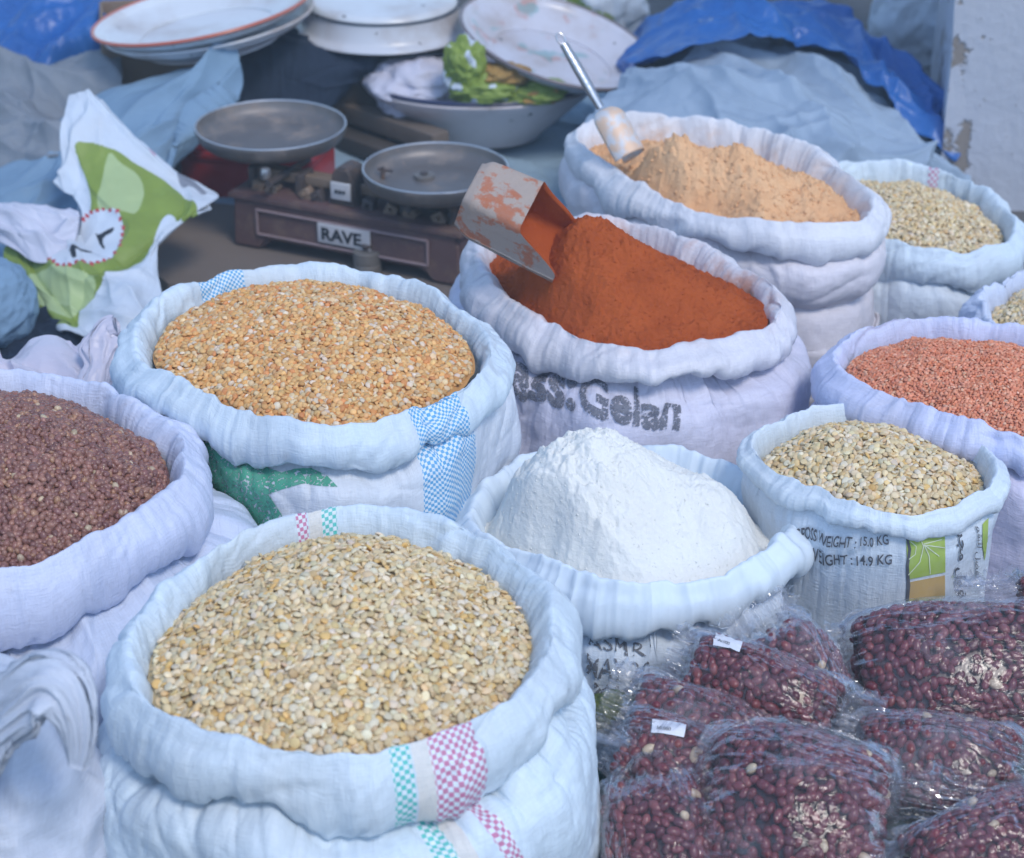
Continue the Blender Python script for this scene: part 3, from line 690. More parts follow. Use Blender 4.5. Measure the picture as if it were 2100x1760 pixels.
print_text(printed.root, PB, 'NET WEIGHT :', [(1622, 1146), (1748, 1159), (1750, 1136), (1624, 1118)], BLACK_INK, bold=.012)
print_text(printed.root, PB, '14.9 KG', [(1758, 1159), (1829, 1155), (1829, 1135), (1758, 1138)], BLACK_INK, bold=.012)
LIME = ink_mat('lime_green_ink', (.36, .50, .04)); OCHRE = ink_mat('ochre_picture_ink', (.55, .36, .10)); PALEINK = ink_mat('pale_line_ink', (.72, .78, .55))
print_poly(printed.root, PB, [(1858, 1098), (1937, 1092), (1938, 1173), (1861, 1188)], LIME, 'printed_panel')
print_poly(printed.root, PB, [(1862, 1194), (1937, 1179), (1937, 1226), (1862, 1232)], OCHRE, 'printed_panel')
print_poly(printed.root, PB, [(1856, 1098), (1860, 1097), (1868, 1125), (1863, 1160), (1866, 1200), (1863, 1232), (1857, 1232), (1859, 1195), (1858, 1158), (1862, 1126)], BLACK_INK, 'printed_line', off=.0016)
for k, (pts) in enumerate([[(1862, 1178), (1885, 1152), (1893, 1120), (1886, 1102)], [(1863, 1146), (1876, 1136), (1878, 1120), (1866, 1110)], [(1893, 1115), (1930, 1106)], [(1893, 1117), (1936, 1122)], [(1895, 1118), (1904, 1140), (1906, 1176)], [(1895, 1117), (1925, 1140)]]):
    L = [np.array(p, float) for p in pts]; up = []; dn = []
    for i, p in enumerate(L):
        d = L[min(i+1, len(L)-1)]-L[max(i-1, 0)]; d /= np.hypot(*d); n = np.array([-d[1], d[0]])*.9; up.append(p+n); dn.append(p-n)
    print_poly(printed.root, PB, up+dn[::-1], PALEINK, 'printed_line', off=.0018, step=4)
print_text(printed.root, PB, '\uFEA0\uFEE3\u0020\uFEDD\uFEEE\uFED3'.replace('\uFEA0\uFEE3', '\uFEAE\uFEA0\uFEE3'), [(1956, 1225), (1978, 1225), (1978, 1086), (1956, 1088)], BLACK_INK, rot=True, bold=.02)
print_text(printed.root, PB, '\uFEEE\uFED8\uFE92\uFEE0\uFEDF \uFEDE\uFEC0\uFED4\uFEDF\uFE8D', [(1994, 1190), (2007, 1190), (2010, 1078), (1997, 1080)], BLACK_INK, rot=True)
print_poly(printed.root, PB, [(2014, 1075), (2026, 1062), (2024, 1110), (2018, 1150), (2014, 1120)], LIME, 'printed_panel')
GREEN = ink_mat('green_sack_ink', (.016, .32, .18), .88, 330)
print_poly(peas.root, peas.bodyg, [(418, 884), (441, 879), (504, 891), (524, 908), (558, 915), (534, 937), (551, 960), (578, 970), (605, 962), (638, 960), (672, 977), (692, 999), (655, 997), (622, 992), (578, 1004), (551, 1014), (571, 1044), (580, 1058), (520, 1110), (480, 1130), (440, 1120), (420, 1004)], GREEN, 'printed_emblem')
print_poly(peas.root, peas.bodyg, [(232, 745), (250, 742), (268, 785), (315, 820), (300, 838), (262, 815), (240, 780)], GREEN, 'printed_emblem')

# ------------------------------------------------------------------ draped cloth, crumpled bags, stuffed sacks
def catmull_grid(Cg, nu, nv):
    def ax(A, n):
        k = len(A); p = np.concatenate([2*A[:1]-A[1:2], A, 2*A[-1:]-A[-2:-1]]); t = np.linspace(0, k-1, n); i = np.minimum(t.astype(int), k-2); f = (t-i).reshape(-1, *([1]*(A.ndim-1)))
        p0, p1, p2, p3 = p[i], p[i+1], p[i+2], p[i+3]
        return .5*(2*p1+(p2-p0)*f+(2*p0-5*p1+4*p2-p3)*f*f+(3*p1-p0-3*p2+p3)*f**3)
    return np.swapaxes(ax(np.swapaxes(ax(Cg, nu), 0, 1), nv), 0, 1)
def round_poly(poly):
    p = np.array(poly, float)
    if len(p) < 5: return p
    k = len(p); q = spline(np.concatenate([p[-2:], p, p[:2]]), 12*(k+3)); return q[12:-24]
def cloth(name, label, cat, rows, mat, nu=140, nv=220, fold=.02, fine=.006, fa=6., fb=1.5, seed=0, shear=.6, thick=.0025, group=None, paint=(), parent=None, ang=.6, nfold=26):
    """rows: lists of (picture x, picture y, distance); the sheet is a real draped surface with folds and thickness"""
    Q = np.array([[at_y(*p) for p in r] for r in rows]); G2 = np.array([[p[:2] for p in r] for r in rows], float)
    P = catmull_grid(Q, nu, nv); X = catmull_grid(G2, nu, nv)
    ul = np.cumsum(np.linalg.norm(np.diff(P, axis=0, prepend=P[:1]), axis=-1), 0); vl = np.cumsum(np.linalg.norm(np.diff(P, axis=1, prepend=P[:, :1]), axis=-1), 1)
    N = normals(P, False); v = ul.mean(1)[:, None]+0*vl; u = vl.mean(0)[None, :]+0*ul
    N = N*np.sign((N[..., 1]*-1+N[..., 2]*.7))[..., None]
    wu = u+shear*v+.10*fbm(u*4, v*4, seed, 2)
    rg = np.random.RandomState(seed+100); L = max(u.max(), v.max()); h = fold*.35*fbm(u*4+seed, v*4, seed, 2)
    for k in range(nfold):                                                      # long creases that fade out along their length
        a = ang+rg.normal()*.38; ca, sa = math.cos(a), math.sin(a); u0, v0 = rg.uniform(0, u.max()), rg.uniform(0, v.max())
        al = (u-u0)*ca+(v-v0)*sa; ac = -(u-u0)*sa+(v-v0)*ca+.035*pn(al*7+k, k*1.7, seed)+.25*al*al*rg.normal()
        w_ = fold*rg.uniform(.16, .7); ln = L*rg.uniform(.12, .38); d = ac/w_
        h = h+w_*1.3*rg.choice([1, 1, -.7])*np.where(d > 0, np.exp(-np.abs(d)*1.3), np.exp(-np.abs(d)*.45))*np.exp(-(al/ln)**2)
    h = h + fine*.45*fbm(u*22, v*22, seed, 2) + fine*.5*ridge(pn(wu*fa*3, v*fb*3, seed+11))*sm(0, .4, pn(u*6, v*6, seed+17))
    P = P+N*h[..., None]
    n, m = P.shape[:2]; F4 = grid_faces(n, m, False)
    mats = [mat]; mi = None
    if paint:
        c = X.reshape(-1, 2)[F4].mean(1); mi = np.zeros(len(F4), int)
        for poly, pm in paint:
            mats.append(pm); poly = round_poly(poly); ins = np.zeros(len(c), bool); j = len(poly)-1
            for i in range(len(poly)):
                cond = (poly[i, 1] > c[:, 1]) != (poly[j, 1] > c[:, 1])
                xx = (poly[j, 0]-poly[i, 0])*(c[:, 1]-poly[i, 1])/(poly[j, 1]-poly[i, 1]+1e-9)+poly[i, 0]
                ins ^= cond & (c[:, 0] < xx); j = i
            mi[ins] = len(mats)-1
    o = mesh(name, P, F4, mats, parent, np.stack([u, v], -1).reshape(-1, 2), mi)
    s = o.modifiers.new('thickness', 'SOLIDIFY'); s.thickness = thick; s.offset = 0
    if cat: tag(o, label, cat, group)
    return o
def blob_sphere(sub):
    bm = bmesh.new(); bmesh.ops.create_icosphere(bm, subdivisions=sub, radius=1); bm.verts.index_update()
    V = np.array([v.co[:] for v in bm.verts]); Fs = np.array([[v.index for v in f.verts] for f in bm.faces]); bm.free(); return V, Fs
ICO = blob_sphere(6); ICO5 = blob_sphere(5)
def crumple(name, label, cat, c, half, mat, seed=0, amp=.35, M=np.eye(3), sc=1.5, mats2=None, thr=.1, group=None, power=1.0, parent=None, ico=ICO):
    V, Fs = ico; p = V*sc+seed
    n = amp*(.8*pn(p[:, 0], p[:, 1], p[:, 2])-.75*np.abs(pn(p[:, 0]*1.9, p[:, 1]*1.9, p[:, 2]*1.9+4))-.35*np.abs(pn(p[:, 0]*4.3, p[:, 1]*4.3, p[:, 2]*4.3+9))+.35)
    sq = np.sign(V)*np.abs(V)**power
    Q = sq*(1+n)[:, None]*np.array(half)[None]
    P = Q@M.T+np.array(c); mats = [mat]; mi = None
    if mats2 is not None:
        mats.append(mats2); cc = p[Fs].mean(1); mi = (pn(cc[:, 0]*.8+3, cc[:, 1]*.8, cc[:, 2]*.8) > thr).astype(int)
    o = mesh(name, P, Fs, mats, parent, V[:, [0, 2]]*np.array(half)[[0, 2]], mi)
    return tag(o, label, cat, group) if cat else o

TARP_GREY = cloth_mat('grey_blue_canvas', (.21, .33, .46), (.14, .23, .34)); TARP_DARK = cloth_mat('darker_grey_canvas', (.22, .25, .29), (.15, .17, .20))
TARP_PALE = cloth_mat('pale_grey_canvas', (.31, .40, .51), (.20, .27, .36))
BLUE_TARP = cloth_mat('blue_tarpaulin', (.022, .13, .42), (.010, .06, .25), rough=.35, spec=.5, bump=.01, sc=14)
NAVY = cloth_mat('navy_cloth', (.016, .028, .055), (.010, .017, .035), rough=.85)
SACKW = cloth_mat('white_sack_cloth', (.58, .66, .76), (.5, .5, .5), rough=.55); SACKL = cloth_mat('lavender_sack_cloth', (.58, .60, .70), (.45, .46, .55), rough=.55)
GREENP = plain('lime_print', (.27, .37, .07), .5, .4, var=.5, sc=16); PALEGREEN = plain('pale_lime_print', (.42, .53, .26), .5, .4, var=.25, sc=12)
CARD = cloth_mat('brown_cardboard', (.26, .19, .14), (.18, .135, .11), rough=.9, bump=.002); CARDG = cloth_mat('grey_brown_cardboard', (.19, .155, .135), (.13, .115, .11), rough=.9, bump=.003)
REDINK = plain('red_print', (.50, .06, .08), .6); INK = plain('dark_print', (.02, .025, .035), .6)

# right-hand heap under canvas, blue tarpaulin along its top
cloth('canvas_sheet', 'grey blue canvas heaped over goods behind the sack of orange flour', 'canvas',
  [[(1328, 118, 4.62), (1430, 98, 4.62), (1550, 96, 4.62), (1690, 112, 4.6), (1790, 135, 4.55), (1870, 215, 4.5), (1940, 290, 4.45)],
   [(1310, 170, 4.40), (1410, 146, 4.38), (1540, 146, 4.38), (1680, 178, 4.36), (1780, 210, 4.34), (1860, 270, 4.34), (1940, 330, 4.3)],
   [(1225, 215, 4.16), (1380, 205, 4.12), (1540, 205, 4.12), (1680, 235, 4.14), (1780, 275, 4.16), (1860, 320, 4.18), (1940, 372, 4.2)],
   [(1190, 300, 3.95), (1380, 300, 3.95), (1540, 300, 3.95), (1680, 310, 3.98), (1780, 335, 4.02), (1860, 370, 4.06), (1940, 415, 4.1)],
   [(1190, 450, 3.78), (1380, 460, 3.78), (1540, 460, 3.78), (1680, 450, 3.8), (1780, 450, 3.85), (1860, 460, 3.9), (1940, 470, 3.95)]],
  TARP_PALE, nu=200, nv=300, fold=.045, fine=.008, fa=2.2, fb=5.5, shear=-1.1, seed=2, ang=.55, nfold=60)
cloth('tarpaulin', 'blue tarpaulin band lying over the top of the grey canvas beside the pillar', 'tarpaulin',
  [[(1262, 120, 4.76), (1330, 45, 4.76), (1425, 0, 4.76), (1560, 2, 4.76), (1680, 28, 4.72), (1755, 88, 4.64), (1830, 98, 4.58), (1890, 150, 4.52), (1935, 215, 4.46)],
   [(1270, 140, 4.54), (1340, 78, 4.52), (1430, 40, 4.52), (1560, 42, 4.52), (1670, 62, 4.54), (1745, 118, 4.48), (1820, 160, 4.42), (1880, 215, 4.38), (1935, 290, 4.34)],
   [(1280, 165, 4.40), (1345, 112, 4.36), (1430, 84, 4.35), (1555, 84, 4.36), (1650, 102, 4.40), (1725, 162, 4.34), (1795, 228, 4.28), (1865, 296, 4.22), (1935, 360, 4.18)]],
  BLUE_TARP, nu=90, nv=260, fold=.035, fine=.010, fa=5, fb=3, shear=.8, seed=5, ang=.5, nfold=40)
# left side: blue tarpaulin, canvas
cloth('tarpaulin', 'crumpled blue tarpaulin in the upper left corner behind the enamel trays', 'tarpaulin',
  [[(-120, -60, 5.5), (60, -60, 5.5), (220, -60, 5.5), (420, -60, 5.5), (680, -60, 5.5)], [(-120, 30, 5.2), (60, 25, 5.2), (220, 30, 5.2), (420, 30, 5.2), (680, 30, 5.2)],
   [(-120, 110, 4.95), (60, 108, 4.95), (220, 105, 4.95), (420, 100, 4.95), (680, 90, 4.95)], [(-120, 230, 4.7), (60, 230, 4.7), (220, 230, 4.7), (420, 220, 4.7), (680, 210, 4.7)]],
  BLUE_TARP, nu=140, nv=260, fold=.09, fine=.016, fa=3.2, fb=3, shear=1.2, seed=9, ang=-.6, nfold=50)
cloth('canvas_sheet', 'darker grey folded canvas behind the light grey canvas at the left', 'canvas',
  [[(-80, 122, 4.62), (60, 140, 4.62), (150, 120, 4.62), (250, 125, 4.6)], [(-80, 200, 4.45), (60, 195, 4.45), (150, 180, 4.45), (250, 190, 4.45)], [(-80, 300, 4.28), (60, 290, 4.28), (150, 270, 4.28), (250, 265, 4.3)], [(-80, 380, 4.15), (60, 370, 4.15), (150, 350, 4.15), (250, 330, 4.2)]],
  TARP_DARK, fold=.05, fine=.012, fa=4, fb=4, shear=.9, seed=13)
cloth('canvas_sheet', 'light grey blue canvas with a raised corner below the cardboard box', 'canvas',
  [[(-100, 300, 4.30), (60, 285, 4.30), (180, 200, 4.32), (300, 170, 4.33), (420, 140, 4.36), (498, 100, 4.40)],
   [(-100, 350, 4.16), (60, 330, 4.16), (190, 260, 4.2), (310, 215, 4.24), (420, 185, 4.28), (496, 135, 4.33)],
   [(-100, 410, 3.98), (60, 400, 3.98), (190, 350, 4.05), (300, 300, 4.1), (390, 240, 4.2), (490, 168, 4.28)],
   [(-100, 470, 3.86), (60, 470, 3.86), (190, 430, 3.92), (290, 370, 3.98), (350, 310, 4.05), (382, 252, 4.16)],
   [(-100, 560, 3.74), (60, 560, 3.74), (190, 520, 3.8), (285, 440, 3.88), (340, 370, 3.97), (364, 308, 4.06)]],
  TARP_GREY, nu=180, nv=200, fold=.045, fine=.006, fa=3.5, fb=4, shear=1.0, seed=17, ang=-.6, nfold=16)
crumple('stuffed_sack', 'rounded grey blue stuffed sack at the left edge beside the green printed sack', 'sack', at_y(-30, 625, 3.42)+np.array([0, 0, .0]), (.085, .10, .075), TARP_GREY, seed=3, amp=.16, sc=1.0)
cloth('gap_shade_sheet', 'dark sheet standing in for the shade in the gap below the grey stuffed sack', 'cloth',
  [[(-60, 600, 3.62), (60, 600, 3.62), (180, 620, 3.6)], [(-60, 680, 3.44), (60, 680, 3.44), (180, 690, 3.44)], [(-60, 800, 3.2), (60, 800, 3.2), (180, 800, 3.2)]], NAVY, nu=60, nv=60, fold=.02, seed=5)  # dark sheet stands in for the shade in this gap

# empty white and green printed sack
logo = [(112, 520), (130, 500), (155, 470), (190, 438), (214, 432), (244, 440), (254, 470), (246, 505), (225, 530), (190, 550), (150, 562), (125, 560), (108, 545)]
lc = np.array(logo).mean(0)
dots = []
for k in range(len(logo)):
    p, q = np.array(logo[k], float), np.array(logo[(k+1) % len(logo)], float); nseg = max(1, int(np.hypot(*(q-p))/11))
    for t in range(nseg):
        c_ = p+(q-p)*t/nseg; dots.append(([(c_[0]-3.6, c_[1]-3.6), (c_[0]+3.6, c_[1]-3.6), (c_[0]+3.6, c_[1]+3.6), (c_[0]-3.6, c_[1]+3.6)], REDINK))
cloth('empty_sack', 'slumped empty white and lime green printed sack with a red dotted oval', 'sack',
  [[(152, 212, 3.93), (158, 200, 3.92), (168, 195, 3.92), (184, 199, 3.92), (200, 206, 3.93), (214, 212, 3.94)],
   [(136, 285, 3.86), (160, 282, 3.84), (200, 275, 3.83), (240, 272, 3.83), (280, 280, 3.85), (300, 292, 3.88)],
   [(142, 365, 3.80), (172, 375, 3.76), (225, 370, 3.75), (290, 365, 3.76), (345, 362, 3.79), (378, 358, 3.83)],
   [(152, 425, 3.75), (182, 445, 3.70), (240, 450, 3.68), (320, 440, 3.69), (390, 422, 3.72), (446, 410, 3.77)],
   [(90, 470, 3.70), (150, 500, 3.63), (220, 505, 3.61), (290, 500, 3.61), (350, 470, 3.65), (398, 436, 3.70)],
   [(20, 510, 3.66), (90, 560, 3.56), (175, 575, 3.52), (250, 560, 3.53), (305, 520, 3.57), (335, 480, 3.62)],
   [(60, 585, 3.58), (110, 630, 3.47), (180, 640, 3.44), (240, 620, 3.45), (290, 585, 3.50), (322, 545, 3.55)],
   [(110, 640, 3.48), (150, 685, 3.38), (205, 700, 3.35), (260, 690, 3.36), (305, 655, 3.42), (335, 610, 3.48)]],
  SACKW, nu=260, nv=220, fold=.035, fine=.006, fa=5, fb=2.2, shear=.5, seed=23, ang=1.2, nfold=20,
  paint=[([(166, 305), (230, 303), (275, 330), (330, 365), (400, 425), (378, 455), (345, 440), (315, 480), (290, 525), (250, 570), (205, 600), (160, 640), (160, 670), (125, 660), (20, 530), (60, 500), (110, 530), (165, 470), (190, 420)], GREENP),
         ([(222, 312), (245, 330), (285, 360), (295, 400), (280, 440), (255, 440), (205, 430), (210, 370)], PALEGREEN), ([(60, 570), (120, 560), (200, 590), (150, 640), (110, 640)], PALEGREEN),
         (logo, SACKW)]+dots+[([(192, 466), (200, 478), (232, 468), (230, 476), (210, 486), (214, 506), (206, 500), (198, 484)], INK), ([(152, 524), (186, 516), (184, 524), (162, 530), (164, 548), (154, 546)], INK),
         ([(300, 288), (316, 288), (336, 322), (330, 330), (322, 318), (312, 326), (306, 308)], plain('faded_pink_print', (.55, .40, .50), .6)), ([(352, 352), (362, 358), (372, 352), (420, 398), (414, 404), (396, 392), (376, 384), (362, 368)], plain('faded_grey_print', (.25, .27, .32), .6))])
cloth('sack_flap', 'pale lavender open flap of the green printed sack', 'sack',
  [[(-30, 425, 3.74), (40, 426, 3.72), (100, 432, 3.71), (160, 444, 3.70)], [(-30, 460, 3.69), (50, 475, 3.65), (110, 478, 3.65), (165, 462, 3.67)], [(0, 485, 3.67), (60, 530, 3.58), (110, 538, 3.57), (150, 505, 3.62)]], SACKL, nu=80, nv=100, fold=.02, fine=.006, seed=31)

# sheet under the scale and the bowl
cloth('ground_sheet', 'light blue sheet on the ground under the enamel bowl and the scale', 'sheet',
  [[(p, q, at_z(p, q, .016)[1]) for p, q, _ in r] for r in [[(450, 130, 5.2), (700, 130, 5.2), (950, 130, 5.2), (1270, 130, 5.2)], [(420, 210, 4.85), (700, 210, 4.85), (950, 210, 4.85), (1270, 210, 4.85)], [(400, 300, 4.62), (700, 300, 4.62), (950, 300, 4.62), (1270, 300, 4.62)], [(400, 400, 4.33), (700, 400, 4.33), (950, 400, 4.33), (1270, 400, 4.33)], [(400, 470, 4.11), (700, 470, 4.11), (950, 470, 4.11), (1270, 470, 4.11)], [(380, 590, 3.79), (700, 590, 3.79), (950, 590, 3.79), (1270, 590, 3.79)]]],
  cloth_mat('light_blue_sheet', (.30, .42, .52), (.22, .30, .37)), fold=.014, fine=.005, fa=4, fb=3, seed=37)

# ------------------------------------------------------------------ box, navy cloth, enamelware
def oriented(px, py, z, yaw=0, roll=0, pitch=0):
    p = at_z(px, py, z); M = np.array((Matrix.Rotation(math.radians(yaw), 3, 'Z') @ Matrix.Rotation(math.radians(roll), 3, 'Y') @ Matrix.Rotation(math.radians(pitch), 3, 'X'))); return p, M
t = thing('cardboard_box', 'brown open cardboard box under the red rimmed enamel tray', 'box', at_y(365, 190, 4.72)*np.array([1, 1, 0]))
bc = np.array(t.location); Mb = np.array(Matrix.Rotation(math.radians(10), 3, 'Z'))
def wall(cx, cy, hx, hy, z0, z1, nm='side_panel'):
    m = MB(); m.box(bc+Mb@np.array([cx, cy, 0])+np.array([0, 0, (z0+z1)/2]), (hx, hy, (z1-z0)/2), Mb, .003); return m.build(nm, CARD, t)
wall(0, -.16, .155, .004, 0, .235); wall(0, .16, .155, .004, 0, .235); wall(-.155, 0, .004, .155, 0, .235); wall(.155, 0, .004, .155, 0, .235)
m = MB(); m.box(bc+Mb@np.array([.02, -.185, 0])+np.array([0, 0, .228]), (.14, .03, .003), Mb@np.array(Matrix.Rotation(math.radians(14), 3, 'X')), .002); m.build('flap', CARD, t)
m = MB(); m.box(bc+np.array([0, 0, .006]), (.15, .15, .004), Mb); m.build('bottom_panel', CARD, t)

ENW = enamel('white_enamel', (.64, .68, .72), amt=.6); ENL = enamel('worn_white_enamel', (.58, .60, .65), amt=.8); ENF = enamel('flowered_enamel', (.56, .56, .62), amt=.75, flowers=True); REDRIM = enamel('red_enamel', (.50, .12, .07), amt=.2); DARKRIM = enamel('dark_blue_enamel', (.03, .04, .10), amt=.3); PINKEN = enamel('pinkish_enamel', (.72, .66, .68), amt=.5)
def dish(name, label, px, py, z, R, depth, mat, rimmat, yaw=0, roll=0, pitch=0, flat=.62, rim=.008, flange=.12, M=None, c=None):
    p, M_ = oriented(px, py, z, yaw, roll, pitch); M = M_ if M is None else M; p = p if c is None else c
    t = thing(name, label, 'dish', p, 'enamel dishes behind the sacks')
    inn = [(0.0005, -depth+.004), (R*flat*.9, -depth+.004), (R*flat, -depth+.009), (R*(1-flange), -.012), (R*(1-flange*.7), -.005), (R-.004, .003)]
    out = [(R-.002, -.001), (R*(1-flange*.65), -.009), (R*(1-flange*.9), -.018), (R*flat*1.02, -depth+.001), (R*flat*.95, -depth-.003), (.0005, -depth-.003)]
    m = MB(); m.lathe(p, spline(inn+out, 70), 96, M); m.build('dish_bowl', mat, t)
    pr = [(R-.003+rim*.5*math.cos(a), .001+rim*.5*math.sin(a)) for a in np.linspace(0, 2*math.pi, 11)]
    m = MB(); m.lathe(p, pr, 96, M); m.build('rim', rimmat, t)
    return t
dish('enamel_tray', 'white enamel tray with orange red rim, topmost of two on the cardboard box', 414, 22, .315, .236, .045, ENW, REDRIM, roll=-9.5, pitch=-1.5)
dish('enamel_tray', 'plain white enamel tray under the red rimmed one, on the cardboard box', 430, 45, .285, .225, .045, ENL, ENL, roll=-8.5, pitch=-1.5)
# upturned basin
p = at_z(787, 55, .24); t = thing('enamel_basin', 'white enamel basin turned upside down on the navy cloth', 'dish', p, 'enamel dishes behind the sacks')
m = MB(); m.lathe(p, spline([(.0005, .068), (.10, .068), (.145, .066), (.158, .060), (.163, .050)], 40), 96); m.build('basin_base', ENW, t)
m = MB(); m.lathe(p, spline([(.163, .050), (.168, .03), (.176, .012), (.188, .003), (.192, -.002), (.186, -.004), (.172, .004), (.160, .03)], 50), 96); m.build('flared_rim', ENL, t)
m = MB(); m.lathe(p, [(.164+.003*math.cos(a), .053+.003*math.sin(a)) for a in np.linspace(0, 2*math.pi, 9)], 96); m.build('base_ring', plain('dark_seam', (.07, .08, .10), .5), t)
m = MB(); m.box(p*np.array([1, 1, 0])+np.array([0, .02, .11]), (.15, .12, .11), np.array(Matrix.Rotation(.15, 3, 'Z')), .006); o = m.build('wooden_crate', cloth_mat('dark_wood', (.10, .08, .065), (.06, .05, .045)), None); tag(o, 'dark wooden crate under the navy cloth and upturned basin', 'crate')
cloth('navy_cloth', 'navy blue cloth hanging below the upturned enamel basin', 'cloth',
  [[(500, 25, 4.85), (560, 25, 4.85), (640, 40, 4.86), (760, 60, 4.86), (860, 60, 4.86), (960, 55, 4.86)], [(497, 70, 4.60), (560, 70, 4.58), (640, 85, 4.56), (760, 100, 4.6), (860, 96, 4.66), (960, 90, 4.7)],
   [(492, 120, 4.50), (560, 125, 4.48), (640, 132, 4.46), (745, 126, 4.49), (850, 118, 4.6), (950, 102, 4.64)], [(490, 190, 4.46), (560, 200, 4.43), (635, 200, 4.43), (715, 165, 4.47), (800, 137, 4.6), (935, 115, 4.62)], [(490, 236, 4.44), (560, 245, 4.41), (630, 240, 4.41), (690, 210, 4.45), (760, 152, 4.59), (920, 128, 4.61)]],
  NAVY, nu=120, nv=160, fold=.02, fine=.005, fa=8, fb=2, shear=0, seed=41)
# tilted flowered tray
a_ = at_y(957, 6, 4.58); b_ = at_y(1333, 162, 4.44); cc = (a_+b_)/2; ax_ = (b_-a_); R_ = np.linalg.norm(ax_)/2
Mt = frame(ax_, (0, -.02, 1))
dish('enamel_tray', 'worn enamel tray with red and green flowers, leaning above the bowl', 0, 0, .3, R_, .05, ENF, enamel('brown_worn_rim', (.18, .15, .16), amt=.4), M=Mt, c=cc)
# deep bowl with bags in it
dish('enamel_bowl', 'deep pinkish white enamel bowl with dark blue rim, holding bags and cloth', 985, 158, .150, .255, .118, PINKEN, DARKRIM, pitch=-5.0, flat=.52, rim=.009, flange=.03)
WCLOTH = cloth_mat('white_cloth', (.62, .62, .72), (.5, .5, .6)); YBITS = cloth_mat('ochre_snacks', (.48, .30, .10), (.30, .17, .06), sc=60, bump=.02)
crumple('crumpled_cloth', 'crumpled white cloth in the left of the enamel bowl', 'cloth', at_y(850, 172, 4.50), (.105, .12, .058), WCLOTH, 2, .3, sc=1.3, ico=ICO5)
crumple('plastic_bag', 'upright lime green plastic bag in the middle of the bowl', 'bag', at_y(952, 132, 4.35), (.042, .04, .056), GREENP, 5, .35, sc=1.6, mats2=SACKW, thr=.28, ico=ICO5)
crumple('plastic_bag', 'lime green plastic bag with dark print in the front of the bowl', 'bag', at_y(995, 182, 4.35), (.07, .045, .034), GREENP, 9, .35, sc=1.6, mats2=SACKW, thr=.25, ico=ICO5)
crumple('plastic_bag', 'green plastic bag at the right of the bowl under the leaning tray', 'bag', at_y(1095, 187, 4.37), (.07, .045, .024), GREENP, 14, .35, sc=1.8, mats2=YBITS, thr=.2, ico=ICO5)
crumple('snack_bag', 'bag of ochre snacks under the leaning flowered tray', 'bag', at_y(1030, 152, 4.36), (.055, .04, .022), YBITS, 18, .3, sc=2.2, ico=ICO5)
crumple('plastic_bag', 'white bag with lime green top behind the flowered tray', 'bag', at_y(1215, 20, 5.12), (.12, .09, .12), SACKW, 21, .3, sc=1.3, mats2=GREENP, thr=.18, ico=ICO5)
crumple('plastic_bag', 'small lime green packet beside the white sack of orange flour', 'bag', at_y(1193, 372, 3.72), (.022, .02, .028), GREENP, 25, .3, sc=1.5, mats2=SACKW, thr=.2, ico=ICO5)
crumple('paper_scrap', 'ochre paper scrap behind the red powder', 'scrap', at_y(1195, 418, 3.70), (.024, .02, .014), YBITS, 27, .3, ico=ICO5)
m = MB(); a_ = at_y(703, 222, 4.56); b_ = at_y(905, 292, 4.30); m.box((a_+b_)/2, (np.linalg.norm(b_-a_)/2, .022, .020), frame(b_-a_), .003)
tag(m.build('wooden_plank', cloth_mat('weathered_wood', (.17, .135, .11), (.09, .075, .065), sc=30)), 'weathered wooden plank lying left of the enamel bowl', 'plank')
m = MB(); m.box((a_+b_)/2+np.array([.0, -.055, -.045]), (np.linalg.norm(b_-a_)/2+.02, .030, .018), frame(b_-a_), .003)
tag(m.build('wooden_plank', cloth_mat('dark_weathered_wood', (.085, .072, .065), (.05, .045, .04), sc=30)), 'darker wooden plank below the weathered one behind the scale', 'plank')

# ------------------------------------------------------------------ balance scale
poly = [at_z(*q, .03) for q in [(398, 412), (700, 440), (990, 470), (990, 650), (600, 612), (345, 582), (302, 545)]]
m = MB(); n = len(poly); m.add([p for p in poly]+[p-np.array([0, 0, .022]) for p in poly], [tuple(range(n))[::-1], tuple(range(n, 2*n))]+[(i, (i+1) % n, (i+1) % n+n, i+n) for i in range(n)])
tag(m.build('cardboard_sheet', CARDG), 'flattened brown cardboard under the balance scale', 'cardboard')
SCM = metal_mat('maroon_painted_iron', (.115, .066, .066), .65, .0, (.19, .13, .10), .9); SCD = metal_mat('dark_worn_iron', (.085, .070, .068), .6, .3, (.20, .12, .08), .9); RUSTY = metal_mat('rusty_beam', (.26, .19, .14), .6, .3, (.20, .11, .06), .7)
PAN = metal_mat('dull_pan_metal', (.20, .185, .18), .5, .6, (.29, .235, .20), .8, 12); PLATE = plain('white_plate', (.55, .55, .57), .5, var=.2); BRIGHT = metal_mat('bright_metal', (.62, .62, .63), .3, .9, amt=.1)
Lp = at_z(478, 502, .031); Rp = at_z(948, 592, .031); xa = Rp-Lp; LEN = np.linalg.norm(xa); SM = frame(xa)
t = thing('balance_scale', 'maroon iron balance scale with two metal pans and a white name plate', 'scale', (Lp+Rp)/2+SM[:, 1]*.06)
loc = lambda x, y, z: Lp+SM@np.array([x*LEN, y, z])
out = [(0.0, .0), (.125, 0), (.165, .022), (.835, .022), (.875, 0), (1, 0), (.995, .03), (.985, .10), (.96, .105), (.04, .105), (.012, .10), (.003, .03)]
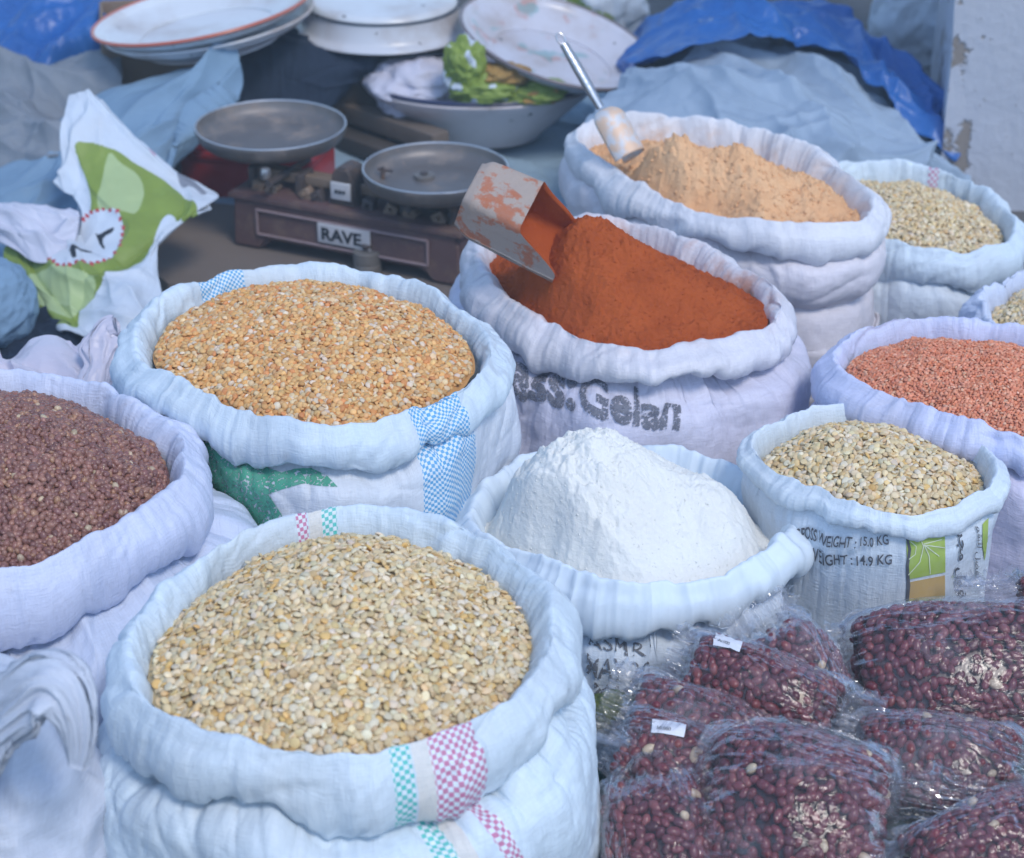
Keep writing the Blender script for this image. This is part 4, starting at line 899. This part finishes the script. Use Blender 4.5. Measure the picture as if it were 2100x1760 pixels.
def extr(pts, y0, y1, name, mat, bev=.004):
    bm = bmesh.new(); vs_ = [bm.verts.new(loc(x, y0, z)) for x, z in pts]; f = bm.faces.new(vs_)
    r = bmesh.ops.extrude_face_region(bm, geom=[f]); d = Vector(SM[:, 1])*(y1-y0)
    for v in r['geom']:
        if isinstance(v, bmesh.types.BMVert): v.co += d
    bmesh.ops.recalc_face_normals(bm, faces=bm.faces[:])
    bmesh.ops.bevel(bm, geom=[e for e in bm.edges if e.calc_face_angle(0) > .5], offset=bev, segments=3, affect='EDGES')
    bm.verts.index_update(); m_ = MB(); m_.add([v.co[:] for v in bm.verts], [tuple(v.index for v in f.verts) for f in bm.faces]); bm.free(); return m_.build(name, mat, t)
extr(out, 0, .125, 'base', SCM, .006)
extr([(-.008, .098), (1.008, .098), (1.0, .112), (.0, .112)], -.006, .131, 'top_ledge', SCM, .003)
m = MB()
for x0, z0, x1, z1 in ((.12, .083, .86, .083), (.12, .034, .86, .034), (.12, .034, .12, .083), (.86, .034, .86, .083)):
    m.tube([loc(x0, -.003, z0), loc(x1, -.003, z1)], .0028, 8)
m.build('panel_border', metal_mat('worn_maroon_edge', (.27, .20, .21), .5, 0, (.1, .07, .06), .4), t)
m = MB(); m.box(loc(.505, -.004, .062), (.056, .003, .020), SM, .002); plate = m.build('name_plate', PLATE, t)
V, Fs = text_mesh('RAVE.', 9, bold=.03); P = np.array([loc(.505, -.0082, .062)+SM@np.array([(x-.5)*.092, 0, (y-.5)*.025]) for x, y in V])
mesh('plate_lettering', P, Fs, INK, plate, smooth=False)
extr([(.415, .11), (.535, .11), (.52, .17), (.50, .185), (.45, .185), (.43, .17)], .02, .075, 'pillar', SCD, .004)
m = MB(); m.box(loc(.475, .016, .142), (.021, .003, .017), SM, .002); q = m.build('maker_plate', PLATE, t)
m = MB()
for k in (-.008, 0, .008): m.box(loc(.475, .012, .142)+SM[:, 0]*k, (.0025, .0012, .003), SM)
m.build('plate_marks', INK, q)
m = MB(); m.box(loc(.5, .055, .138), (.47*LEN, .008, .010), SM, .002); m.build('beam', RUSTY, t)
m = MB(); m.box(loc(.5, .085, .134), (.44*LEN, .006, .008), SM, .002); m.build('rear_beam', RUSTY, t)
for x in (.06, .27, .72, .94):
    m = MB(); m.box(loc(x, .055, .130), (.007, .024, .022), SM, .002); m.build('beam_bracket', SCD, t)
for x in (.20, .80):
    m = MB(); m.tube([loc(x, -.02, .146), loc(x, .13, .146)], .007, 10); m.build('cross_bar', SCD, t)
m = MB(); m.lathe(loc(.205, -.03, .172), [(.0005, .012), (.008, .010), (.011, 0), (.008, -.010), (.0005, -.012)], 16); m.build('knob', BRIGHT, t)
m = MB(); m.tube([loc(.62, .05, .14), loc(.62, .05, .19)], .004, 8); m.tube([loc(.60, .05, .185), loc(.66, .05, .185)], .003, 8); m.build('pointer', SCD, t)
m = MB(); m.lathe(loc(.945, .03, .11), [(.0005, .05), (.008, .048), (.013, .035), (.010, .02), (.014, 0), (.0005, 0)], 20); m.build('adjusting_screw', SCD, t)
for x in (.10, .16, .31, .36, .58, .68, .76, .88):
    m = MB(); m.box(loc(x, .030, .118), (.012, .010, .012), SM@np.array(Matrix.Rotation(x*3, 3, 'Y')), .002); m.tube([loc(x, .01, .122), loc(x, .10, .122)], .0035, 8); m.build('linkage', RUSTY if int(x*100) % 3 else SCD, t)
for px, py, Y, R_ in ((555, 256, 3.99, .143), (893, 344, 3.80, .133)):
    p = at_y(px, py, Y); m = MB(); m.lathe(p, spline([(.0005, -.032), (R_*.62, -.032), (R_*.80, -.029), (R_*.94, -.018), (R_-.002, 0), (R_+.002, .001), (R_+.0025, -.004), (R_*.955, -.024), (R_*.82, -.036), (R_*.6, -.038), (.0005, -.038)], 60), 96); pn_ = m.build('weighing_pan', PAN, t)
    m = MB(); m.lathe(p, [(R_+.002*math.cos(a), .0005+.002*math.sin(a)) for a in np.linspace(0, 2*math.pi, 9)], 96); m.build('pan_rim', BRIGHT, pn_)
    m = MB(); m.lathe(p-np.array([0, 0, .06]), [(.0005, .024), (.03, .024), (.02, .0), (.014, -.02), (.0005, -.02)], 20); m.build('pan_seat', SCD, pn_)
def weight(px, py, z, R_, h, label):
    p = at_z(px, py, z); t = thing('scale_weight', label, 'weight', p)
    m = MB(); m.lathe(p, spline([(.0005, 0), (R_*.96, 0), (R_, h*.06), (R_, h*.38), (R_*.93, h*.42), (R_, h*.47), (R_, h*.9), (R_*.9, h), (.0005, h)], 40), 32); m.build('weight_body', metal_mat('grey_iron', (.20, .19, .18), .6, .4, (.13, .10, .08), .5), t)
    m = MB(); m.lathe(p+np.array([0, 0, h]), spline([(R_*.3, 0), (R_*.28, h*.1), (R_*.42, h*.2), (R_*.35, h*.3), (.0005, h*.32)], 16), 24); m.build('weight_knob', SCD, t)
weight(754, 556, .031, .026, .042, 'squat grey iron weight on the cardboard in front of the scale')
weight(870, 372, .190, .019, .014, 'small flat weight inside the right pan of the scale')
t = thing('plastic_crate', 'red plastic crate behind the left pan of the scale', 'crate', at_y(530, 330, 4.26)*np.array([1, 1, 0])); RP = plain('red_plastic', (.42, .03, .035), .4, .5)
ctr = np.array(t.location); Mr = np.array(Matrix.Rotation(math.radians(-14), 3, 'Z'))
for cx_, cy_, hx, hy, nm in ((0, -.08, .135, .004, 'side_panel'), (0, .08, .135, .004, 'side_panel'), (-.135, 0, .004, .08, 'end_panel'), (.135, 0, .004, .08, 'end_panel')):
    m = MB(); m.box(ctr+Mr@np.array([cx_, cy_, .055]), (hx, hy, .05), Mr, .003); m.box(ctr+Mr@np.array([cx_, cy_, .105]), (hx+.006, hy+.006, .008), Mr, .003); m.build(nm, RP, t)

# ------------------------------------------------------------------ scoops
TIN = NX('powdered_tin'); ob = TIN.obj(); c = TIN.mix(TIN.ramp(TIN.noise(ob, 26, 5, .65), .53, .60), (.38, .31, .265), (.42, .115, .035)); c = TIN.mix(TIN.math('MULTIPLY', TIN.noise(ob, 150, 3), .5), c, (.34, .29, .27)); TIN = TIN.done(c, .8, .2, nor=TIN.bump(TIN.noise(ob, 90, 4), .003, .7))
A_ = np.array([.86, -.20, -.36]); A_ /= np.linalg.norm(A_); Wd = np.array([-.12, -.82, -.50]); Wd -= A_*A_.dot(Wd); Wd /= np.linalg.norm(Wd); Nn = np.cross(Wd, A_); Nn *= np.sign(Nn[2])
p0 = (at_y(995, 318, 2.86)+at_y(950, 408, 2.80))/2
n_, L1, L2 = 48, .088, .158; hw = .043; V = []
ths = np.linspace(0, 2*math.pi, n_+1)[:-1]
cr_ = .30; sq = []
for q_ in range(4):                                                             # rounded square section, evenly sampled
    ex, ey = math.cos(q_*math.pi/2), math.sin(q_*math.pi/2)
    for f in np.linspace(-1, 1, 13)[:-1]*(1-cr_): sq.append((ex-ey*f, ey+ex*f))
    for g_ in np.linspace(0, math.pi/2, 6)[:-1]:
        u_, v_ = 1-cr_+cr_*math.cos(g_), 1-cr_+cr_*math.sin(g_); sq.append((ex*u_-ey*v_, ey*u_+ex*v_))
n_ = len(sq)
rows_ = 26
for k in range(rows_):
    f = k/(rows_-1)
    for a, b in sq:
        lm = L2+(L1-L2)*sm(-.5, .95, b)
        s_ = .86+.14*sm(0, .16, f)
        taper = 1+.10*f; dent = .0022*pn(a*2+f*4, b*2, 3.3)
        V.append(p0+A_*(lm*f)+(Wd*a+Nn*b)*hw*s_*taper-Nn*hw*.98+Nn*dent)
V0 = np.array(V); F4 = grid_faces(rows_, n_, False).tolist()+[[k*n_+n_-1, k*n_, (k+1)*n_, (k+1)*n_+n_-1] for k in range(rows_-1)]
cap = len(V0); V0 = np.concatenate([V0, [V0[:n_].mean(0)-A_*.003]])
fs = [tuple(f) for f in F4]+[(cap, i, (i+1) % n_) for i in range(n_)]
o = mesh('tin_scoop', V0, fs, TIN)
inn = []
for k in range(1, rows_):
    f = k/(rows_-1)
    inn.append(np.array([V0[k*n_+i]+(-(Wd*sq[i][0]+Nn*sq[i][1]))*hw*.09-A_*.0015 for i in range(n_)]))
inn.append(V0[(rows_-1)*n_:rows_*n_]); rows_ += 1
mesh('powdered_inside', np.array(inn), [tuple(f) for f in grid_faces(rows_-1, n_, False).tolist()+[[k*n_+n_-1, k*n_, (k+1)*n_, (k+1)*n_+n_-1] for k in range(rows_-2)]]+[tuple(range(n_))], powder_mat('caked_chili_powder', (.42, .088, .022), (.33, .062, .016), 160, .002), o)
tag(o, 'dusty cut tin scoop smeared with red powder, stuck in the chili powder', 'scoop')
SCOOPM = metal_mat('scoop_steel', (.62, .62, .64), .28, .95, (.1, .1, .1), .12, 30); DUSTY = NX('flour_dusted_steel'); ob = DUSTY.obj(); DUSTY = DUSTY.done(DUSTY.mix(DUSTY.ramp(DUSTY.noise(ob, 50, 5), .38, .58), (.62, .62, .64), (.72, .52, .38)), .62, .4, .25)
h0 = at_y(1156, 90, 3.50); h1 = at_y(1232, 222, 3.46); b0 = at_y(1233, 226, 3.458); b1 = at_y(1280, 312, 3.42)
t = thing('metal_scoop', 'steel scoop with a long tube handle standing in the pale orange flour', 'scoop', b1)
m = MB(); m.tube([h0, h0*.66+h1*.34, h0*.34+h1*.66, h1], [.0095, .0115, .0115, .0085], 16, .75); m.build('handle', SCOOPM, t)
hd = (h0-h1)/np.linalg.norm(h0-h1); rc = h0+hd*.010; fr = frame(hd, (0, -1, .4)); m = MB(); m.tube([rc+fr@np.array([.010*math.cos(a), .006*math.sin(a), 0]) for a in np.linspace(0, 2*math.pi, 17)], .0018, 8); m.build('hanging_ring', SCOOPM, t)
ad = b1-b0; Lb = np.linalg.norm(ad); fr = frame(ad, (.35, .25, .9)); rows_ = 24; V = []
for k in range(rows_):
    f = k/(rows_-1); x = Lb*1.15*f; r_ = .029*(1-(1-min(1, f/.28))**2)**.5+.003
    for a in np.linspace(-math.radians(118), math.radians(118), 40): V.append(b0+fr@np.array([x, r_*math.sin(a), r_*math.cos(a)-.0]))
o = mesh('scoop_bowl', V, grid_faces(rows_, 40, False), DUSTY, t); md = o.modifiers.new('thickness', 'SOLIDIFY'); md.thickness = .0015

# ------------------------------------------------------------------ pillar, stuffed sack behind it
x = NX('peeling_plaster'); ob = x.obj(); sx_ = x.node('ShaderNodeSeparateXYZ'); x.link(ob, sx_.inputs[0])
nz = x.noise(ob, 7, 6, .62); edge_ = x.math('SUBTRACT', 1, x.ramp(sx_.outputs[0], .02, .09)); low = x.math('SUBTRACT', 1, x.ramp(sx_.outputs[2], .1, .45))
pm = x.ramp(x.math('ADD', x.math('ADD', nz, x.math('MULTIPLY', edge_, .14)), x.math('MULTIPLY', low, .05)), .665, .695)
c = x.mix(x.math('MULTIPLY', x.noise(ob, 30, 5), .4), (.50, .52, .58), (.40, .42, .48)); c = x.mix(x.ramp(x.noise(ob, 80, 3), .68, .74), c, (.25, .25, .27)); c = x.mix(pm, c, (.27, .235, .21))
nor = x.bump(x.noise(ob, 40, 6), .006, .5); nor = x.bump(x.math('MULTIPLY', pm, -1), .004, .8, nor); PLASTER = x.done(c, .9, .2, nor=nor)
pc_ = at_z(1921, 424, 0); Mp = np.array(Matrix.Rotation(math.radians(-8), 3, 'Z'))
bm = bmesh.new(); bmesh.ops.create_cube(bm, size=1)
for v in bm.verts: v.co = Vector(((v.co.x+.5)*.62, (v.co.y+.5)*.62, (v.co.z+.5)*3.2))
bmesh.ops.subdivide_edges(bm, edges=bm.edges[:], cuts=30, use_grid_fill=True)
for v in bm.verts:
    d = .006*fbm(v.co.x*5, v.co.y*5, v.co.z*5, 3); v.co.x += float(d) if v.co.x < .01 else 0; v.co.y += float(d) if v.co.y < .01 else 0
    v.co = Matrix(Mp) @ v.co
me = bpy.data.meshes.new('plaster_pillar'); bm.to_mesh(me); bm.free(); me.materials.append(PLASTER); o = bpy.data.objects.new('plaster_pillar', me); C.objects.link(o); o.location = tuple(pc_); tag(o, 'grey white plastered pillar with peeling patches at the right', 'pillar')
crumple('stuffed_sack', 'white stuffed sack standing behind the blue tarpaulin, left of the pillar', 'sack', at_y(1895, 45, 4.98), (.125, .12, .17), SACKW, 31, .18, sc=1.1)
crumple('crumpled_cloth', 'pale blue crumpled cloth on the ground right of the printed sack', 'cloth', at_z(2085, 1185, .12), (.10, .07, .05), cloth_mat('pale_blue_cloth', (.38, .50, .66), (.25, .36, .52)), 33, .3, sc=1.2, ico=ICO5)
# crumpled liner behind the bean sack
LINER = cloth_mat('thin_lavender_plastic', (.60, .58, .68), (.50, .48, .56), rough=.4, spec=.5)
cloth('plastic_liner', 'crumpled lavender plastic behind the sack of brown beans', 'liner',
  [[(-60, 715, 2.86), (20, 735, 2.86), (70, 700, 2.86), (110, 695, 2.86), (150, 715, 2.86), (190, 690, 2.86)], [(-60, 755, 2.80), (20, 760, 2.80), (70, 745, 2.80), (120, 735, 2.80), (160, 745, 2.80), (200, 735, 2.80)], [(-60, 840, 2.72), (20, 840, 2.72), (80, 840, 2.72), (130, 840, 2.72), (180, 840, 2.72), (225, 830, 2.72)]],
  LINER, nu=80, nv=140, fold=.022, fine=.010, fa=9, fb=7, seed=51)
def sweep(name, pts, rad, mat, seed, amp, nf, parent=None, flat=.6, n=120, m=96, up=(0, -.5, .85)):
    pts = spline(np.array([at_y(*p) for p in pts]), n); rad = np.interp(np.linspace(0, 1, n), np.linspace(0, 1, len(rad)), rad); P = np.zeros((n, m, 3)); U = np.zeros((n, m)); ph0 = np.linspace(0, 2*math.pi, m+1)[:-1]
    for i in range(n):
        tg = pts[min(i+1, n-1)]-pts[max(i-1, 0)]; fr = frame(tg, up)
        ph = ph0+1.1*math.sin(i/n*2.4)
        w = rad[i]*.30*pn(np.cos(ph)*1.2+seed, np.sin(ph)*1.2, i/n*5)+amp*rad[i]*(ridge(pn(np.cos(ph)*nf+seed, np.sin(ph)*nf, i/n*3.2+seed))+.5*ridge(pn(np.cos(ph)*nf*2.2, np.sin(ph)*nf*2.2+seed, i/n*4)))
        r_ = rad[i]+w; P[i] = pts[i]+np.outer(r_*np.cos(ph), fr[:, 1])+np.outer(r_*np.sin(ph)*flat, fr[:, 2])
    F_ = grid_faces(n, m, False).tolist()+[[k*m+m-1, k*m, (k+1)*m, (k+1)*m+m-1] for k in range(n-1)]
    ul = np.cumsum(np.linalg.norm(np.diff(P, axis=0, prepend=P[:1]), axis=-1), 0)
    return mesh(name, P, [tuple(f) for f in F_]+[tuple(range(m)), tuple(range((n-1)*m, n*m))], mat, parent, np.stack([ul, np.repeat((ph0*.04)[None], n, 0)], -1).reshape(-1, 2))
o = sweep('plastic_twist', [(190, 850, 2.70), (200, 780, 2.74), (208, 720, 2.78), (222, 680, 2.80), (240, 668, 2.80)], [.024, .021, .018, .024, .012], LINER, 3, .25, 1.6); tag(o, 'twisted lavender plastic end standing between the bean sack and pea sack', 'liner')

# tied sack in the lower left corner
TIED = woven('blue_white_sack_cloth', (.55, .60, .70))
tc_ = np.array([(-60-1050)/2000, 1.80, .235]); t = thing('tied_sack', 'closed white sack with a gathered neck flopped over, in the lower left corner', 'sack', tc_*np.array([1, 1, 0]))
crumple('sack_body', None, None, tc_, (.165, .15, .185), TIED, 41, .14, sc=1.15, parent=t, power=.85)
sweep('gathered_neck', [(-140, 1620, 1.70), (-40, 1510, 1.665), (35, 1440, 1.645), (95, 1408, 1.635), (140, 1428, 1.625), (160, 1480, 1.615), (164, 1530, 1.61), (158, 1575, 1.605)], [.066, .050, .038, .029, .026, .026, .022, .006], TIED, 6, .42, 2.3, t, .5)

# ------------------------------------------------------------------ bags of peanuts
m = MB(); pv, pf = proto_pea(10, 6, .74, 1); bp_ = at_z(383, 1172, .365); m.add([bp_+np.array(v)*np.array([.0065, .005, .005]) for v in pv], [tuple(dict.fromkeys(f)) for f in pf]); tag(m.build('stray_bean', plain('stray_bean_skin', (.30, .12, .07), .4)), 'single brown bean lying on the cloth beside the large front sack', 'bean')
CR = plain('dark_green_plastic', (.015, .06, .05), .5, .4); t = thing('plastic_crate', 'dark green plastic crate under the bags of red peanuts', 'crate', (.45, 1.89, 0))
for c_, h_, nm in (((.45, 1.89, .132), (.32, .19, .006), 'crate_top'), ((.45, 1.704, .066), (.32, .004, .060), 'side_panel'), ((.45, 2.076, .066), (.32, .004, .060), 'side_panel'), ((.134, 1.89, .066), (.004, .181, .060), 'end_panel'), ((.766, 1.89, .066), (.004, .181, .060), 'end_panel')):
    m = MB(); m.box(np.array(c_), h_, np.eye(3), .003); m.build(nm, CR, t)
PEANUT = proto_pea(9, 7, 1, 1)
FILM = film_mat('clear_polythene'); FILMM = film_mat('milky_polythene', .11); STICK = plain('white_sticker', (.74, .76, .82), .5, var=.08)
NUTS = [(.135, .026, .034), (.16, .034, .040), (.10, .020, .029), (.20, .055, .055), (.48, .36, .24)]
def nut_bag(label, nlabel, E1, E2, Wd, Th, seed, up=(0, -.62, .78), ends=('seal', 'seal'), film=None, fill=(-.80, .80), nutsize=.0066, sticker=None, wts=(6, 5, 4, 2, .25), wr=1.0, sag=.0):
    e1, e2 = at_y(*E1), at_y(*E2); fr = frame(e2-e1, up); hl = np.linalg.norm(e2-e1)/2; cen = (e1+e2)/2; nt, npn = 170, 200
    t_ = np.linspace(-1, 1, nt); ph = np.linspace(0, 2*math.pi, npn+1)[:-1]
    fa_, fb_ = fill; tm = (fa_+fb_)/2; hw_ = (fb_-fa_)/2
    def prof(t):
        u_ = np.clip(np.abs((t-tm)/(hw_*1.06)), 0, 1); f = np.sqrt(np.clip(1-u_**2.6, 0, 1))
        w = Wd*(.66+.34*f**.8); th_ = Th*f+.0035
        for sgn, e in ((-1, ends[0]), (1, ends[1])):
            if e == 'knot':
                s_ = t*sgn; nk = sm(.52, .74, s_); fl = sm(.76, 1.0, s_); w = w*(1-nk)+nk*(.012+fl*.050); th_ = th_*(1-nk)+nk*(.012+fl*.022)
        return w, th_
    def surf(t, p, k=1.0):
        w, th_ = prof(t); ca, sa = np.cos(p), np.sin(p)
        bend = sag*(1-t*t); lump = 1+.10*pn(ca*1.3+seed, sa*1.3+t*1.6, seed*2.1)
        y = w*k*lump*np.sign(ca)*np.abs(ca)**.75; z = th_*k*lump*np.sign(sa)*np.abs(sa)**.85+bend
        return cen+np.stack([t*hl]*1, -1)*fr[:, 0]+y[..., None]*fr[:, 1]+z[..., None]*fr[:, 2]
    T2, P2 = np.meshgrid(t_, ph, indexing='ij'); G = surf(T2, P2); N = normals(G, False); N *= np.sign(((G-cen)@np.eye(3)*N).sum(-1))[..., None]
    q = np.abs((T2-tm)/hw_); ca, sa = np.cos(P2), np.sin(P2); am = (.0006+.0075*sm(.55, 1.25, q))*wr
    wv = am*(1.2*crease(pn(ca*5+seed, sa*5, T2*1.1+seed))+.5*crease(pn(ca*10, sa*10+seed, T2*2)))+.0014*wr*crease(pn(T2*4+ca*2+seed, sa*3, ca*3+seed))*sm(-.1, .4, pn(T2*2, ca*2+seed, sa*2))
    bag = np.concatenate([G+N*(wv+.0018)[..., None]], 0)
    root = thing('nut_bag', label, 'bag', cen, 'clear bags of red peanuts')
    F_ = grid_faces(nt, npn, False).tolist()+[[k*npn+npn-1, k*npn, (k+1)*npn, (k+1)*npn+npn-1] for k in range(nt-1)]
    mesh('plastic_film', bag, np.array(F_), film or FILM, root, np.stack([(P2/(2*math.pi))*(Wd*3.2), T2*hl], -1).reshape(-1, 2)[:, ::-1])
    if sticker:
        Gd = SackGrid(bag, T2, P2); Gd.closed = False; n_ = 10; a, b = np.meshgrid(np.linspace(0, 1, n_), np.linspace(0, 1, n_), indexing='ij'); I, J = Gd.quad(sticker)(a.ravel(), b.ravel())
        lb = mesh('price_label', Gd.sample(I, J, 0)+0*.001+(-ray(*np.mean(sticker, 0)))*.0025, grid_faces(n_, n_, False), STICK, root)
        V, Fs = text_mesh('50.000', .2); I, J = Gd.quad(sticker)(V[:, 0]*.42+.14, V[:, 1]*.22+.22); mesh('label_lettering', Gd.sample(I, J, 0)+(-ray(*np.mean(sticker, 0)))*.0032, Fs, INK, lb)
    rng = np.random.RandomState(seed+50); n_ = 9000; tt = rng.uniform(fa_, fb_, n_); pp = rng.uniform(0, 2*math.pi, n_)
    w, th_ = prof(tt); wt = np.sqrt((w*np.sin(pp))**2+(th_*np.cos(pp))**2); keep = rng.rand(n_) < wt/wt.max(); tt, pp = tt[keep], pp[keep]
    X = surf(tt, pp, .93); cell = {}; sel = []; r_ = nutsize*1.25
    for i, p in enumerate(X):                                                   # spread the nuts so they touch but do not pile up
        k = tuple((p/r_).astype(int)); ok = True
        for d in np.ndindex(3, 3, 3):
            for j in cell.get((k[0]+d[0]-1, k[1]+d[1]-1, k[2]+d[2]-1), ()):
                if ((X[j]-p)**2).sum() < r_*r_: ok = False; break
            if not ok: break
        if ok: cell.setdefault(k, []).append(i); sel.append(i)
    sel = np.array(sel); ns = len(sel); nor = (surf(tt[sel], pp[sel], 1.0)-cen); nor /= np.linalg.norm(nor, axis=1)[:, None]
    sc = nutsize*np.array([1.35, .86, .80])[None]*rng.uniform(.85, 1.15, (ns, 1)); A, F4, T = instances(PEANUT, X[sel]-nor*rng.uniform(0, .003, (ns, 1)), rand_rot(ns, rng, nor, .45), sc, palette(rng, ns, NUTS, wts))
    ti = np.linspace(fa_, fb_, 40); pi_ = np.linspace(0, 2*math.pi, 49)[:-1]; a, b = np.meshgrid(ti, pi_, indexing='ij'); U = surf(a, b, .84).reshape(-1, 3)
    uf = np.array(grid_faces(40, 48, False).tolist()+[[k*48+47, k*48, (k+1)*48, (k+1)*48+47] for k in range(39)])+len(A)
    o = mesh_mixed('peanuts', np.concatenate([A, U]), np.concatenate([F4, uf]), GMS, None, np.concatenate([T, np.repeat([[.05, .014, .016]], len(U), 0)])); tag(o, nlabel, 'peanuts', 'red peanuts in the clear bags', 'stuff')  # near-black core tint paints the shade in the gaps between nuts
nut_bag('large bag of red peanuts against the right edge, below the printed sack', 'red peanuts in the large bag at the right edge', (1700, 1410, 2.13), (2330, 1385, 2.15), .098, .060, 1, up=(0, -.72, .70), wr=1.3)
nut_bag('largest bag of red peanuts, at the bottom between two others', 'red peanuts in the largest bag at the bottom', (1430, 1680, 1.90), (2010, 1760, 1.86), .112, .072, 2, up=(-.12, -.62, .78), fill=(-.92, .30), wr=1.8)
nut_bag('flat bag of red peanuts between the right edge bag and the largest bag', 'red peanuts in the flat bag near the right edge', (1715, 1545, 2.02), (2220, 1610, 1.98), .058, .040, 3, up=(0, -.6, .8), fill=(-.8, .45), film=FILMM, wr=1.2)
nut_bag('upright bag of red peanuts with a knotted top beside the large front sack', 'red peanuts in the upright knotted bag', (1320, 1500, 1.985), (1385, 1940, 1.80), .064, .055, 4, up=(0, -.9, .45), ends=('knot', 'seal'), fill=(-.48, .95), wr=1.1)
nut_bag('slanting bag of red peanuts with a pointed corner, under the stickered bag', 'red peanuts in the slanting pointed bag', (1235, 1430, 2.07), (1625, 1580, 2.00), .052, .036, 5, up=(0, -.6, .8), fill=(-.66, .72), wts=(6, 5, 4, 3, .9), film=FILMM, wr=1.4)
nut_bag('slanting bag of red peanuts with a white sticker, topmost in the pile', 'red peanuts in the topmost stickered bag', (1365, 1350, 2.12), (1800, 1500, 2.03), .044, .038, 6, up=(0, -.6, .8), fill=(-.74, .58), sticker=[(1462, 1322), (1516, 1338), (1522, 1316), (1470, 1299)], wts=(6, 5, 4, 3, .9), wr=1.6)
nut_bag('bag of red peanuts with crumpled clear top leaning on the flour sack', 'red peanuts in the bag leaning on the flour sack', (1510, 1255, 2.19), (1660, 1500, 2.08), .075, .045, 7, up=(0, -.8, .6), fill=(-.45, .9), wr=1.9, film=FILMM)
nut_bag('low bag of red peanuts with a white sticker, behind the knotted bag', 'red peanuts in the low stickered bag', (1250, 1510, 2.0), (1560, 1640, 1.94), .050, .034, 8, up=(0, -.6, .8), sticker=[(1335, 1502), (1402, 1512), (1408, 1486), (1338, 1475)], wts=(6, 5, 4, 3, .7))
nut_bag('glossy crinkled bag of peanuts in the lower right corner', 'red peanuts in the lower right corner bag', (1800, 1850, 1.80), (2230, 1680, 1.90), .062, .045, 9, up=(0, -.6, .8), fill=(-.6, .8), wr=2.0)
nut_bag('small clear bag end behind the large right edge bag', 'red peanuts in the small bag at the far right', (1960, 1250, 2.24), (2200, 1225, 2.24), .036, .028, 10, up=(0, -.7, .7), fill=(.2, .85), wr=1.8, film=FILMM)
crumple('plastic_bag', 'dark yellow green bag in the gap beside the peanut bags', 'bag', at_y(1258, 1470, 2.10), (.03, .03, .03), plain('dark_lime_plastic', (.10, .13, .02), .5, .4), 61, .3, ico=ICO5)
crumple('plastic_bag', 'dark green bag on the ground in the gap right of the large front sack', 'bag', at_y(1222, 1710, 1.99), (.022, .04, .08), plain('dark_teal_plastic', (.02, .10, .08), .5, .4), 63, .25, ico=ICO5)

# ------------------------------------------------------------------ bluish haze volume, added to lift the dark tones
bm = bmesh.new(); bmesh.ops.create_cube(bm, size=1)
for v in bm.verts: v.co = (v.co.x*1400, v.co.y*1400+0, (v.co.z+.5)*6-1)
me = bpy.data.meshes.new('haze'); bm.to_mesh(me); bm.free(); o = bpy.data.objects.new('haze', me); C.objects.link(o); o['kind'] = 'stuff'; o['label'] = 'pale bluish haze added to lift the dark tones'
hm = bpy.data.materials.new('added_haze'); hm.use_nodes = True; nt_ = hm.node_tree; nt_.nodes.remove(nt_.nodes['Principled BSDF']); pv_ = nt_.nodes.new('ShaderNodeVolumePrincipled'); pv_.inputs['Color'].default_value = (.74, .90, 1, 1); pv_.inputs['Density'].default_value = .020; pv_.inputs['Anisotropy'].default_value = .2
nt_.links.new(pv_.outputs[0], nt_.nodes['Material Output'].inputs['Volume']); me.materials.append(hm)
